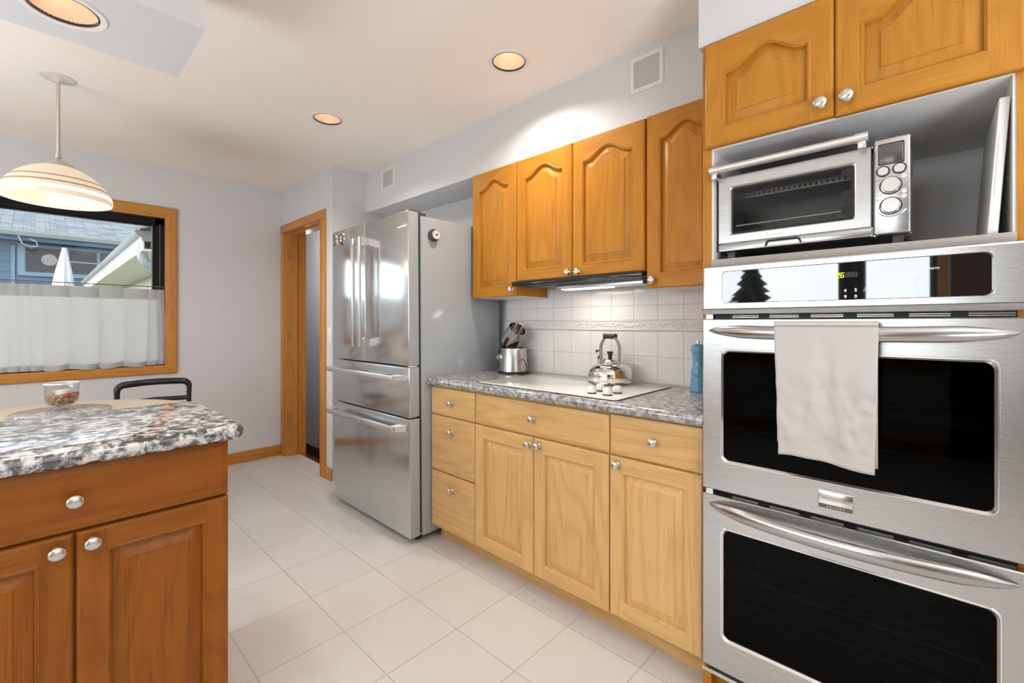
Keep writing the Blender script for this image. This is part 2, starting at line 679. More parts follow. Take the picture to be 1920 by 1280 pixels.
M['granite'] = granite('island_laminate', [(0.0, (0.010, 0.010, 0.012)), (0.42, (0.015, 0.015, 0.017)), (0.47, (0.12, 0.12, 0.13)), (0.513, (0.42, 0.42, 0.43)), (0.57, (0.74, 0.73, 0.72)), (1.0, (0.50, 0.48, 0.47))], 32, 0.13)
M['granite2'] = granite('counter_laminate', [(0.0, (0.03, 0.03, 0.035)), (0.38, (0.09, 0.09, 0.10)), (0.47, (0.22, 0.22, 0.23)), (0.56, (0.42, 0.42, 0.43)), (0.68, (0.60, 0.585, 0.57)), (1.0, (0.35, 0.33, 0.31))], 40, 0.09)
M['granite3'] = granite('turntable_stone', [(0.0, (0.05, 0.045, 0.045)), (0.42, (0.16, 0.14, 0.14)), (0.52, (0.48, 0.45, 0.44)), (0.64, (0.66, 0.62, 0.60)), (1.0, (0.40, 0.30, 0.27))], 45, 0.2)
M['table'] = wood('table_birch', (0.70, 0.60, 0.46), (0.58, 0.47, 0.34), 'x', rough=0.3, contrast=0.35)
M['curtain'] = cloth('curtain_linen', (0.60, 0.59, 0.58), 0.38)
M['towel'] = cloth('towel_cotton', (0.54, 0.515, 0.50), 0.0, 700, 0.5)
M['chairblack'] = simple('black_lacquer', (0.018, 0.016, 0.015), 0.2)
M['brass'] = simple('aged_brass', (0.22, 0.17, 0.10), 0.35, metal=0.9)
M['blue'] = simple('blue_lacquer', (0.13, 0.34, 0.52), 0.14)
M['cork'] = simple('cork', (0.42, 0.24, 0.12), 0.85, noise=(90, 0.35))
M['corkred'] = simple('wine_stained_cork', (0.42, 0.03, 0.03), 0.7, noise=(90, 0.25))
M['wax'] = simple('candle_wax', (0.83, 0.78, 0.68), 0.45)
M['wick'] = simple('wick', (0.55, 0.5, 0.42), 0.8)
M['sash'] = simple('black_window_sash', (0.006, 0.006, 0.007), 0.4, spec=0.2)
M['sashline'] = simple('sash_bead', (0.20, 0.23, 0.25), 0.3)
M['lcd'] = simple('grey_lcd', (0.10, 0.10, 0.10), 0.2, metal=0.4)
M['digit'] = simple('lit_clock_digits', (0.5, 0.6, 0.0), 0.5, emit=((0.75, 0.90, 0.03), 1.3))
M['ghostdigit'] = simple('unlit_clock_digits', (0.10, 0.11, 0.12), 0.4)
M['print'] = simple('white_print', (0.85, 0.85, 0.85), 0.5)
M['greyprint'] = simple('grey_print', (0.30, 0.29, 0.28), 0.5)
M['grip'] = simple('black_grip', (0.022, 0.020, 0.019), 0.4)
M['shade'] = simple('lit_frosted_glass', (0.50, 0.44, 0.37), 0.3, emit=((1.0, 0.78, 0.54), 0.33))
M['shadeclear'] = simple('lit_clear_band', (0.9, 0.85, 0.78), 0.1, emit=((1.0, 0.93, 0.82), 0.5))
M['shadeline'] = simple('etched_line', (0.35, 0.25, 0.16), 0.4)
M['tube'] = simple('lit_inner_glass', (0.5, 0.45, 0.4), 0.3, emit=((1.0, 0.86, 0.66), 0.45))
M['siding'] = simple('blue_siding', (0.085, 0.14, 0.215), 0.7, noise=(4, 0.06))
M['extwhite'] = simple('white_gutter', (0.34, 0.35, 0.35), 0.5, noise=(3, 0.05))
M['cream'] = simple('cream_soffit', (0.55, 0.52, 0.43), 0.7, noise=(2, 0.06))
M['endcap'] = simple('gutter_end_grey', (0.16, 0.16, 0.15), 0.5)
M['extglass'] = simple('dark_window_glass', (0.015, 0.018, 0.02), 0.03, spec=0.8)
M['extframe'] = simple('blue_window_frame', (0.16, 0.24, 0.34), 0.5)
M['umbrella'] = simple('white_canvas', (0.55, 0.57, 0.60), 0.8)
M['grass'] = simple('lawn', (0.06, 0.09, 0.03), 0.9, noise=(6, 0.3))
M['needles'] = simple('conifer_green', (0.02, 0.04, 0.02), 0.9, noise=(8, 0.4))
M['bark'] = simple('bark', (0.08, 0.06, 0.045), 0.9)


def shingles():
    m, nt, N, L, b = new_mat('asphalt_shingles')
    tc = N.new('ShaderNodeTexCoord')
    br = N.new('ShaderNodeTexBrick')
    br.inputs['Color1'].default_value = (0.22, 0.25, 0.265, 1)
    br.inputs['Color2'].default_value = (0.13, 0.15, 0.165, 1)
    br.inputs['Mortar'].default_value = (0.07, 0.08, 0.09, 1)
    br.inputs['Scale'].default_value = 1
    br.inputs['Brick Width'].default_value = 0.30
    br.inputs['Row Height'].default_value = 0.13
    br.inputs['Mortar Size'].default_value = 0.006
    br.offset = 0.37
    br.squash = 0.6
    L.new(tc.outputs['Object'], br.inputs['Vector'])
    L.new(br.outputs['Color'], b.inputs['Base Color'])
    b.inputs['Roughness'].default_value = 0.9
    return m


M['shingle'] = shingles()

# ------------------------------------------------------------------ room shell
def holed(x0, x1, y0, y1, z, holes, r, n=40, half=0.13):
    """a flat sheet at height z with round holes"""
    mb = MB()
    xs = sorted({x0, x1} | {h[0] + s for h in holes for s in (-half, half)})
    ys = sorted({y0, y1} | {h[1] + s for h in holes for s in (-half, half)})
    for a, b in zip(xs, xs[1:]):
        for c, d in zip(ys, ys[1:]):
            hit = [h for h in holes if a >= h[0] - half - 1e-6 and b <= h[0] + half + 1e-6 and c >= h[1] - half - 1e-6 and d <= h[1] + half + 1e-6]
            if not hit:
                mb.add([(a, c, z), (b, c, z), (b, d, z), (a, d, z)], [(0, 1, 2, 3)])
    for h in holes:
        vs, fs = [], []
        for k in range(n):
            an = 2 * pi * k / n + pi / 4
            cx, cy = cos(an), sin(an)
            q = half / max(abs(cx), abs(cy))
            vs.append((h[0] + r * cx, h[1] + r * cy, z))
            vs.append((h[0] + q * cx, h[1] + q * cy, z))
        for k in range(n):
            k2 = (k + 1) % n
            fs.append((2 * k, 2 * k + 1, 2 * k2 + 1, 2 * k2))
        mb.add(vs, fs)
    return mb


CANS = [(1.507, 1.427), (1.187, 2.622), (-1.1, 2.6), (-1.1, 0.2), (0.6, -0.9)]  # the last three are added out of view as fill light
SOFF_Z = 2.12
struct('floor', MB().add([(XL, YN, 0), (2.12, YN, 0), (2.12, 3.343, 0), (1.55, 3.343, 0), (1.55, YF, 0), (XL, YF, 0)], [(0, 1, 2, 3, 4, 5)]).add([(1.55, 3.343, 0), (1.665, 3.343, 0), (1.665, YF, 0), (1.55, YF, 0)], [(0, 1, 2, 3)]), M['floor'])
ceil_mb = holed(XL, 2.12, YN, YF, ZC, CANS, 0.088)
ceil_mb.box(XL, 2.12, YN, YF, ZC + 0.22, ZC + 0.24)
struct('ceiling', ceil_mb, M['ceiling'], fix=False)

WX0, WX1, WZ0, WZ1 = -0.95, 0.688, 0.883, 2.045     # far window opening
wf = MB()
wf.box(XL - 0.15, WX0, YF, YF + 0.15, -0.1, ZC + 0.2).box(WX1, 1.69, YF, YF + 0.15, -0.25, ZC + 0.2)
wf.box(WX0, WX1, YF, YF + 0.15, -0.1, WZ0).box(WX0, WX1, YF, YF + 0.15, WZ1, ZC + 0.2)
struct('wall_far', wf, M['wall'])
wl_ = MB()
wl_.box(XL - 0.15, XL, YN, LW[0], -0.1, ZC + 0.2).box(XL - 0.15, XL, LW[1], YF, -0.1, ZC + 0.2)
wl_.box(XL - 0.15, XL, LW[0], LW[1], -0.1, LW[2]).box(XL - 0.15, XL, LW[0], LW[1], LW[3], ZC + 0.2)
struct('wall_left', wl_, M['wall'])
struct('wall_near', MB().box(XL - 0.15, XR + 0.15, YN - 0.15, YN, -0.1, ZC + 0.2), M['wall'])
struct('wall_right', MB().box(XR, XR + 0.15, YN, 3.343, -0.1, ZC + 0.2), M['wall'])
wd = MB()           # the wall with the doorway, and the short return beside the fridge
wd.box(1.55, 1.69, 3.343, 3.505, -0.25, ZC + 0.2).box(1.55, 1.69, 4.29, YF, -0.25, ZC + 0.2).box(1.55, 1.69, 3.505, 4.29, 2.06, ZC + 0.2)

struct('wall_doorway', wd, M['wall'])
wh = MB().box(2.44, 2.54, 3.45, 7.0, -0.6, ZC + 0.05).box(1.55, 2.54, 7.0, 7.1, -0.6, ZC + 0.05).box(1.59, 1.69, YF + 0.15, 7.0, -0.6, ZC + 0.05)
wh.box(1.55, 2.54, 3.45, 7.0, ZC, ZC + 0.05).box(1.69, 2.44, 3.343, 3.45, -0.6, ZC + 0.05)
struct('wall_hall', wh, M['wall'])
struct('floor_hall', MB().box(1.665, 2.44, 3.45, 7.0, -0.60, -0.50).box(1.655, 1.67, 3.45, 4.4, -0.55, -0.001), M['hallfloor'])
struct('baseboard_hall', MB().box(2.425, 2.44, 3.45, 7.0, -0.50, -0.375), M['firdark'])
# soffit over the cabinets, deeper over the oven cabinet
sf = MB().box(1.83, XR, 0.562, 3.343, 2.117, ZC)
struct('soffit_cabinets', sf, M['wall'])
struct('soffit_oven', MB().box(1.53, XR, YN, 0.562, 2.146, ZC), M['wall'])
# dropped box over the island with one recessed light
IS_CAN = (0.05, 1.815)
so = holed(-2.69, 0.353, 1.62, 2.01, SOFF_Z, [IS_CAN], 0.088)
so.add([(-2.69, 1.62, SOFF_Z), (0.353, 1.62, SOFF_Z), (0.353, 1.62, ZC), (-2.69, 1.62, ZC)], [(0, 1, 2, 3)])
so.add([(-2.69, 2.01, SOFF_Z), (0.353, 2.01, SOFF_Z), (0.353, 2.01, ZC), (-2.69, 2.01, ZC)], [(0, 1, 2, 3)])
so.add([(0.353, 1.62, SOFF_Z), (0.353, 2.01, SOFF_Z), (0.353, 2.01, ZC), (0.353, 1.62, ZC)], [(0, 1, 2, 3)])
struct('soffit_island', so, M['wall'], fix=False)

# baseboards
fy, fx, fz = M['fir']['y'], M['fir']['x'], M['fir']['z']
struct('baseboard_far', MB().bevbox(XL, 1.535, YF - 0.014, YF, 0, 0.095, 0.003), fx)
bd = MB().bevbox(1.536, 1.55, 3.343, 3.447, 0, 0.095, 0.003)
struct('baseboard_doorway', bd, fy)
struct('baseboard_left', MB().bevbox(XL, XL + 0.014, -0.16, YF - 0.014, 0, 0.095, 0.003), fy)

# doorway: casing, jambs, stops, hinge plates
dr = bpy.data.objects.new('door_1', None)
dr.location = (1.55, 3.9, 0)
C.objects.link(dr)
tag(dr, kind='structure')
k = MB()
for (y0, y1) in ((3.447, 3.522), (4.285, 4.36)):
    k.bevbox(1.534, 1.552, y0, y1, 0, 2.045, 0.004)
    yi = y1 - 0.012 if y0 < 4 else y0
    k.bevbox(1.530, 1.536, yi, yi + 0.012, 0, 2.045, 0.002)
k.build('side_casing', fz, dr)
MB().bevbox(1.534, 1.552, 3.447, 4.36, 2.045, 2.117, 0.004).bevbox(1.530, 1.536, 3.447, 4.36, 2.045, 2.057, 0.002).build('head_casing', fy, dr)
MB().box(1.545, 1.70, 4.262, 4.292, -0.2, 2.05).box(1.60, 1.64, 4.25, 4.262, 0, 2.04).box(1.545, 1.70, 3.503, 3.515, -0.2, 2.05).box(1.60, 1.64, 3.515, 3.527, 0, 2.04).build('jamb', fz, dr)
MB().box(1.69, 1.706, 4.22, 4.262, -0.19, 2.11).box(1.69, 1.706, 3.45, 3.515, -0.19, 2.11).build('rear_casing', fz, dr)
MB().box(1.545, 1.70, 3.505, 4.292, 2.04, 2.062).box(1.60, 1.64, 3.527, 4.25, 2.03, 2.04).build('head_jamb', fy, dr)
for z in (1.834, 1.098, 0.343):
    h = MB().box(1.556, 1.594, 4.2595, 4.263, z - 0.045, z + 0.045)
    h.cyl((1.552, 4.259, z - 0.045), (1.552, 4.259, z + 0.045), 0.005, n=10)
    h.build('hinge', simple('hinge_bronze', (0.48, 0.24, 0.10), 0.4, metal=0.3) if z > 1.8 else bpy.data.materials['hinge_bronze'], dr)

# far window: wooden picture-frame casing, black sash, pane
wn_ = bpy.data.objects.new('window_1', None)
wn_.location = (0, YF, 0.85)
C.objects.link(wn_)
tag(wn_, kind='structure')
OX0, OX1, OZ0, OZ1 = WX0 - 0.075, 0.761, 0.820, 2.126


def mitred(mb, outer, inner, y0, y1, mats):
    (ax, bx, az, bz), (cx, dx, cz, dz) = outer, inner
    O = [(ax, az), (bx, az), (bx, bz), (ax, bz)]
    I = [(cx, cz), (dx, cz), (dx, dz), (cx, dz)]
    mid = lambda p, q, t: (p[0] + (q[0] - p[0]) * t, p[1] + (q[1] - p[1]) * t)
    for i in range(4):
        j = (i + 1) % 4
        mb.mat(mats[i])
        prof = [(0.0, y1), (0.0, y0 + 0.008), (0.08, y0 + 0.002), (0.62, y0), (0.80, y0 + 0.003), (0.84, y0 + 0.008), (1.0, y0 + 0.010), (1.0, y1)]
        vs = []
        for (t, y) in prof:
            p, q = mid(O[i], I[i], t), mid(O[j], I[j], t)
            vs += [(p[0], y, p[1]), (q[0], y, q[1])]
        mb.add(vs, [(2 * n, 2 * n + 1, 2 * n + 3, 2 * n + 2) for n in range(len(prof) - 1)])


k = MB()
mitred(k, (OX0, OX1, OZ0, OZ1), (WX0 + 0.003, WX1 - 0.003, WZ0 + 0.003, WZ1 - 0.003), YF - 0.020, YF + 0.002, [0, 1, 0, 1])
k.build('casing', [fx, fz], wn_)
k = MB()   # jamb lining
k.mat(0).box(WX0, WX1, YF, YF + 0.03, WZ0, WZ0 + 0.004).box(WX0, WX1, YF, YF + 0.03, WZ1 - 0.004, WZ1)
k.mat(1).box(WX0, WX0 + 0.004, YF, YF + 0.03, WZ0, WZ1).box(WX1 - 0.004, WX1, YF, YF + 0.03, WZ0, WZ1)
k.build('jamb_lining', [fx, fz], wn_)
k = MB()
for (a, b, c, d) in ((WX0, WX1, WZ0, WZ0 + 0.045), (WX0, WX1, WZ1 - 0.062, WZ1), (WX0, WX0 + 0.06, WZ0, WZ1), (WX1 - 0.062, WX1, WZ0, WZ1)):
    k.box(a, b, YF + 0.03, YF + 0.075, c, d)
k.box(WX1 - 0.078, WX1 - 0.058, YF + 0.045, YF + 0.085, WZ0, WZ1).box(WX0, WX1, YF + 0.045, YF + 0.085, WZ1 - 0.072, WZ1 - 0.06)
k.build('sash', M['sash'], wn_)
MB().box(WX1 - 0.034, WX1 - 0.031, YF + 0.028, YF + 0.031, WZ0, WZ1 - 0.05).box(WX1 - 0.080, WX1 - 0.076, YF + 0.042, YF + 0.046, WZ0, WZ1 - 0.06).build('sash_bead', M['sashline'], wn_)
MB().box(WX0 + 0.01, WX1 - 0.01, YF + 0.062, YF + 0.066, WZ0 + 0.01, WZ1 - 0.01).build('glass_pane', M['pane'], wn_)

# left window (behind the photographer's shoulder): casing, mullion, panes
w2 = bpy.data.objects.new('window_2', None)
w2.location = (XL, 1.4, 0.85)
C.objects.link(w2)
tag(w2, kind='structure')
k = MB()
for (y0, y1, z0, z1) in ((LW[0] - 0.07, LW[1] + 0.07, LW[3], LW[3] + 0.07), (LW[0] - 0.07, LW[1] + 0.07, LW[2] - 0.07, LW[2]), (LW[0] - 0.07, LW[0], LW[2], LW[3]), (LW[1], LW[1] + 0.07, LW[2], LW[3])):
    k.box(XL, XL + 0.018, y0, y1, z0, z1)
k.build('casing', fz, w2)
k = MB().box(XL - 0.11, XL - 0.02, 0.44, 0.66, LW[2], LW[3])
for (y0, y1, z0, z1) in ((LW[0], LW[1], LW[2], LW[2] + 0.05), (LW[0], LW[1], LW[3] - 0.05, LW[3]), (LW[0], LW[0] + 0.05, LW[2], LW[3]), (LW[1] - 0.05, LW[1], LW[2], LW[3])):
    k.box(XL - 0.1, XL - 0.04, y0, y1, z0, z1)
k.build('sash', M['sash'], w2)
MB().box(XL - 0.075, XL - 0.071, LW[0], LW[1], LW[2], LW[3]).build('glass_pane', M['pane'], w2)

# added dark door, out of view, so the oven reflects something dark
d2_ = bpy.data.objects.new('door_2', None)
d2_.location = (XL, -0.8, 0)
C.objects.link(d2_)
tag(d2_, kind='structure')
MB().bevbox(XL, XL + 0.02, -1.55, -0.17, 0, 2.12, 0.004).build('door_leaf', M['firdark'], d2_)
MB().sphere((XL + 0.06, -1.42, 1.0), 0.03).cyl((XL + 0.01, -1.42, 1.0), (XL + 0.05, -1.42, 1.0), 0.012).build('door_knob', M['nickel'], d2_)

# light switch between doorway and fridge
sw = thing('light_switch', 'white light switch plate half hidden beside the refrigerator', 'light switch', (1.55, 3.385, 1.125))
MB().bevbox(1.544, 1.551, 3.35, 3.42, 1.065, 1.185, 0.003).build('cover_plate', M['white'], sw)
MB().bevbox(1.538, 1.545, 3.38, 3.39, 1.11, 1.14, 0.002).build('toggle', M['white'], sw)


# ------------------------------------------------------------------ cabinet fronts
def right_run(xf, yl):
    """u to the viewer's right along -Y, v up, d out of the face (-X)"""
    return lambda u, v, d: (xf - d, yl - u, v)


def island_run(x0, yf):
    return lambda u, v, d: (x0 + u, yf - d, v)


def arch(t, A):
    return A * (0.5 - 0.5 * cos(2 * pi * t)) ** 1.25


def door(parent, T, w, v0, v1, A, mv, mh, th=0.02, s=0.055, knob=None):
    """cathedral or square raised-panel door: frame, panel, knob"""
    mb = MB()
    mb.T = T
    b = 0.006
    h0, h1 = v0 + s, v1 - s - A      # opening
    NB = 24 if A else 1
    # stiles
    mb.mat(0)
    for (ua, ub) in ((b, s), (w - s, w - b)):
        mb.add([(ua, v0 + b, 0), (ub, v0 + b, 0), (ub, v1 - b, 0), (ua, v1 - b, 0)], [(0, 1, 2, 3)])
    # rails
    mb.mat(1)
    mb.add([(s, v0 + b, 0), (w - s, v0 + b, 0), (w - s, h0, 0), (s, h0, 0)], [(0, 1, 2, 3)])
    for i in range(NB):
        t0, t1 = i / NB, (i + 1) / NB
        u0, u1 = s + (w - 2 * s) * t0, s + (w - 2 * s) * t1
        mb.add([(u0, h1 + arch(t0, A), 0), (u1, h1 + arch(t1, A), 0), (u1, v1 - b, 0), (u0, v1 - b, 0)], [(0, 1, 2, 3)])
    # rounded outer edge and sides
    o1 = [(b, v0 + b), (w - b, v0 + b), (w - b, v1 - b), (b, v1 - b)]
    rings = [(o1, 0), ([(b * .35, v0 + b * .35), (w - b * .35, v0 + b * .35), (w - b * .35, v1 - b * .35), (b * .35, v1 - b * .35)], -0.0025),
             ([(0, v0), (w, v0), (w, v1), (0, v1)], -b), ([(0, v0), (w, v0), (w, v1), (0, v1)], -th)]
    for (ra, da), (rb, db) in zip(rings, rings[1:]):
        for i in range(4):
            j = (i + 1) % 4
            mb.mat(1 if i % 2 == 0 else 0)
            mb.add([(*ra[i], da), (*ra[j], da), (*rb[j], db), (*rb[i], db)], [(0, 1, 2, 3)])
    mb.mat(0).add([(0, v0, -th), (w, v0, -th), (w, v1, -th), (0, v1, -th)], [(0, 1, 2, 3)])

    def loop(ins):
        a, c = s + ins, w - s - ins
        pts = [(a, h0 + ins), (c, h0 + ins)]
        n = 24
        for i in range(n + 1):
            t = 1 - i / n
            pts.append((a + (c - a) * t, h1 + arch(t, A) - ins))
        return pts

    def skin(seq, fill=False, m=mb):
        for (ia, da), (ib, db) in zip(seq, seq[1:]):
            la, lb = loop(ia), loop(ib)
            n = len(la)
            m.add([(*p, da) for p in la] + [(*p, db) for p in lb], [(i, (i + 1) % n, n + (i + 1) % n, n + i) for i in range(n)])
        if fill:
            ll = loop(seq[-1][0])
            m.add([(*p, seq[-1][1]) for p in ll], [tuple(range(len(ll)))])
    mb.mat(0)
    skin([(0, 0), (0.002, 0.0012), (0.005, 0.0008), (0.0065, -0.002), (0.009, -0.003), (0.011, -0.014)])
    d = mb.build('door', [mv, mh], parent)
    pm = MB()
    pm.T = T
    skin([(0.011, -0.014), (0.0125, -0.0138), (0.024, -0.0105), (0.034, -0.006), (0.042, -0.003), (0.0435, -0.0005)], True, pm)
    pm.build('raised_panel', mv, d)
    if knob:
        add_knob(d, T, knob[0], knob[1])
    return d


def add_knob(parent, T, u, v):
    prof = [(0.0, 0.0), (0.010, 0.0), (0.009, 0.002), (0.0055, 0.004), (0.005, 0.014), (0.0065, 0.016), (0.0135, 0.019), (0.016, 0.0225), (0.0158, 0.026), (0.013, 0.029), (0.007, 0.0312), (0.0, 0.0318)]
    kb = MB()
    a = Vector(T(u, v, 0))
    ax = Vector(T(u, v, 1)) - a
    kb.lathe(prof, a, ax, 24)
    kb.build('knob', M['nickel'], parent)


def drawer(parent, T, u0, u1, v0, v1, mh, knob=None, name='drawer', th=0.02):
    mb = MB()
    mb.T = T
    rings = [(0.017, 0.0), (0.015, -0.0008), (0.006, -0.005), (0.002, -0.006), (0.0, -0.009), (0.0, -th)]
    R = [[(u0 + i, v0 + i, d), (u1 - i, v0 + i, d), (u1 - i, v1 - i, d), (u0 + i, v1 - i, d)] for i, d in rings]
    mb.add(R[0], [(0, 1, 2, 3)])
    for A_, B_ in zip(R, R[1:]):
        mb.add(A_ + B_, [(i, (i + 1) % 4, 4 + (i + 1) % 4, 4 + i) for i in range(4)])
    mb.add(R[-1], [(0, 1, 2, 3)])
    d = mb.build(name, mh, parent)
    if knob:
        add_knob(d, T, knob[0], knob[1])
    return d


XF = 1.505
pz_, py_ = M['palez'], M['paley']

# base cabinets along the right wall ------------------------------------------------
def base_body(name_parent, y0, y1):
    mb = MB()
    mb.mat(0).box(1.5255, 2.07, y0, y1, 0.085, 0.872)
    mb.mat(1).box(1.582, 2.05, y0, y1, 0.0, 0.086)
    mb.build('carcass', [pz_, py_], name_parent)


cab = thing('base_cabinet', 'narrow pale oak base cabinet with three stacked drawers beside the refrigerator', 'cabinet', (1.8, 1.85, 0))
base_body(cab, 1.667, 2.031)
T = right_run(XF, 2.030)
drawer(cab, T, 0, 0.361, 0.714, 0.862, py_, (0.187, 0.790))
drawer(cab, T, 0, 0.361, 0.405, 0.708, py_, (0.187, 0.634))
drawer(cab, T, 0, 0.361, 0.090, 0.399, py_, (0.187, 0.325))

cab = thing('base_cabinet', 'wide pale oak base cabinet with two doors and a long drawer front under the cooktop', 'cabinet', (1.8, 1.28, 0))
base_body(cab, 0.8935, 1.6665)
T = right_run(XF, 1.663)
drawer(cab, T, 0, 0.768, 0.714, 0.862, py_, (0.386, 0.790), 'drawer_front')
door(cab, right_run(XF, 1.663), 0.384, 0.094, 0.706, 0, pz_, py_, knob=(0.363, 0.675))
door(cab, right_run(XF, 1.276), 0.381, 0.094, 0.706, 0, pz_, py_, knob=(0.031, 0.677))

cab = thing('base_cabinet', 'pale oak base cabinet with one drawer over one door beside the wall oven', 'cabinet', (1.8, 0.72, 0))
base_body(cab, 0.548, 0.893)
T = right_run(XF, 0.891)
drawer(cab, T, 0, 0.350, 0.714, 0.866, py_, (0.182, 0.790))
door(cab, T, 0.350, 0.098, 0.707, 0, pz_, py_, s=0.052, knob=(0.034, 0.679))

# worktop along the wall
wt = MB()
prof = [(2.0745, 0.875), (2.0745, 0.916)]
for i in range(9):
    a = pi / 2 + pi * i / 8
    prof.append((1.494 + 0.020 * cos(a), 0.8955 + 0.0205 * sin(a)))
wt.prism(prof, 'y', 0.549, 2.036)
wt.prism([(1.5240, 0.875), (1.5240, 0.916)] + prof[2:], 'y', 0.5300, 0.549)
ct = wt.build('worktop', M['granite2'])
tag(ct, 'grey mottled stone-look worktop with a rounded edge along the tiled wall', 'countertop')

# backsplash: tile field and a relief border
bs = MB().box(2.075, 2.12, 0.549, 1.985, 0.917, 1.178).box(2.075, 2.12, 0.549, 1.985, 1.234, 1.3665).box(2.075, 2.12, 0.886, 1.646, 1.3665, 1.444)
bso = struct('wall_tiles', bs, M['backsplash'])
rb = MB().box(2.072, 2.12, 0.549, 1.985, 1.179, 1.233)
rb.bevbox(2.068, 2.074, 0.549, 1.985, 1.179, 1.186, 0.002).bevbox(2.068, 2.074, 0.549, 1.985, 1.226, 1.233, 0.002)
yy = 0.60
rnd = random.Random(3)
while yy < 1.95:
    for j in range(9):      # a cluster of fruit and leaves
        rb.sphere((2.0725, yy + rnd.uniform(-0.034, 0.034), 1.206 + rnd.uniform(-0.012, 0.013)), 1.0, 10, 6, (0.0045, rnd.uniform(0.006, 0.012), rnd.uniform(0.005, 0.008)))
    for sgn in (-1, 1):
        pts = [(2.0715, yy + sgn * (0.034 + 0.034 * q), 1.206 + 0.008 * sin(q * 5 * sgn)) for q in (0, .25, .5, .75, 1)]
        rb.tube(pts, [0.003, 0.0045, 0.004, 0.003, 0.001], 6)
    yy += 0.1283
tag(rb.build('relief_border', M['relief'], bso), None)

# wall cabinets --------------------------------------------------------------------
XU = 1.80
hz, hy = M['honeyz'], M['honeyy']


def wall_body(parent, y0, y1, z0, z1=2.113):
    mb = MB()
    mb.mat(0).box(1.8205, 2.118, y0, y1, z0 + 0.003, z1)
    mb.mat(1).box(1.84, 2.11, y0 + 0.012, y1 - 0.012, z0, z0 + 0.004)
    mb.build('carcass', [hz, M['underside']], parent)


cab = thing('wall_cabinet', 'narrow oak wall cabinet with an arched door beside the refrigerator', 'cabinet', (1.96, 1.83, 1.366))
wall_body(cab, 1.648, 2.012, 1.366)
door(cab, right_run(XU, 2.011), 0.360, 1.367, 2.108, 0.05, hz, hy, knob=(0.331, 1.403))
cab = thing('wall_cabinet', 'oak wall cabinet with two arched doors above the range hood', 'cabinet', (1.96, 1.27, 1.444))
wall_body(cab, 0.888, 1.6475, 1.4465)
door(cab, right_run(XU, 1.646), 0.370, 1.444, 2.108, 0.05, hz, hy, knob=(0.351, 1.468))
door(cab, right_run(XU, 1.2735), 0.381, 1.444, 2.108, 0.05, hz, hy, knob=(0.036, 1.466))
cab = thing('wall_cabinet', 'oak wall cabinet with one arched door next to the tall oven cabinet', 'cabinet', (1.96, 0.72, 1.366))
wall_body(cab, 0.549, 0.887, 1.366)
door(cab, right_run(XU, 0.884), 0.333, 1.367, 2.111, 0.05, hz, hy, knob=(0.031, 1.400))

# range hood: slim black visor with a steel underside and a lamp
hd = thing('range_hood', 'slim black under-cabinet range hood with a lit lamp above the cooktop', 'range hood', (1.95, 1.27, 1.41))
MB().bevbox(1.775, 1.80, 0.893, 1.662, 1.417, 1.4425, 0.004).bevbox(1.80, 2.07, 0.893, 1.643, 1.422, 1.4425, 0.002).build('visor', M['black'], hd)
MB().box(1.83, 2.05, 0.91, 1.62, 1.414, 1.4215).box(1.80, 1.815, 0.91, 1.62, 1.416, 1.4215).build('underside_panel', M['darkgrey'], hd)
MB().bevbox(1.86, 1.96, 0.93, 1.42, 1.394, 1.415, 0.003).build('light_housing', M['steel_h'], hd)
MB().box(1.88, 1.94, 1.12, 1.40, 1.3915, 1.3945).build('lamp_lens', M['lampwhite'], hd)
area('range_hood_lamp', (1.91, 1.26, 1.385), (0, 0, 0), (0.05, 0.26), 0.3, (1, 0.95, 0.88), False)

# tall oven cabinet -----------------------------------------------------------------
ZS = 1.425
tc_ = thing('oven_cabinet', 'tall oak cabinet housing the double wall oven, with an open niche and two arched doors', 'cabinet', (1.8, 0.18, 0))
k = MB()
k.mat(0).box(1.5255, 2.11, 0.519, 0.5465, 0.0, 2.142).box(1.5255, 2.11, -0.215, -0.153, 0.0, 2.142)
k.mat(1).box(1.5255, 2.10, -0.153, 0.519, 1.80, 2.142)
k.mat(1).box(1.56, 2.05, -0.153, 0.519, 0.0, 0.098)
k.build('carcass', [hz, hy], tc_)
k = MB()
k.box(1.530, 2.105, 0.513, 0.519, ZS, 1.80).box(1.530, 2.105, -0.153, -0.147, ZS, 1.80).box(2.10, 2.11, -0.153, 0.519, ZS, 1.80).box(1.530, 2.10, -0.147, 0.513, 1.787, 1.80)
k.build('niche_lining', M['melamine'], tc_)
MB().box(1.525, 2.10, -0.153, 0.519, 1.400, ZS).build('shelf', M['greyedge'], tc_)
door(tc_, right_run(XF, 0.534), 0.3485, 1.791, 2.131, 0.05, hz, hy, knob=(0.320, 1.829))
door(tc_, right_run(XF, 0.1835), 0.3485, 1.788, 2.131, 0.05, hz, hy, knob=(0.028, 1.829))

# double wall oven -------------------------------------------------------------------
OL, OR = 0.528, -0.176          # left and right edge (y)
OW = OL - OR
XO = 1.47
ov = thing('double_wall_oven', 'stainless steel double wall oven with black windows and a towel on its upper handle', 'oven', (1.75, 0.176, 0.1))
TO = right_run(XO, OL)


def rrect(u0, u1, v0, v1, r, n=6):
    pts = []
    for (cu, cv, a0) in ((u1 - r, v1 - r, 0), (u0 + r, v1 - r, pi / 2), (u0 + r, v0 + r, pi), (u1 - r, v0 + r, 1.5 * pi)):
        for i in range(n + 1):
            a = a0 + pi / 2 * i / n
            pts.append((cu + r * cos(a), cv + r * sin(a)))
    return pts


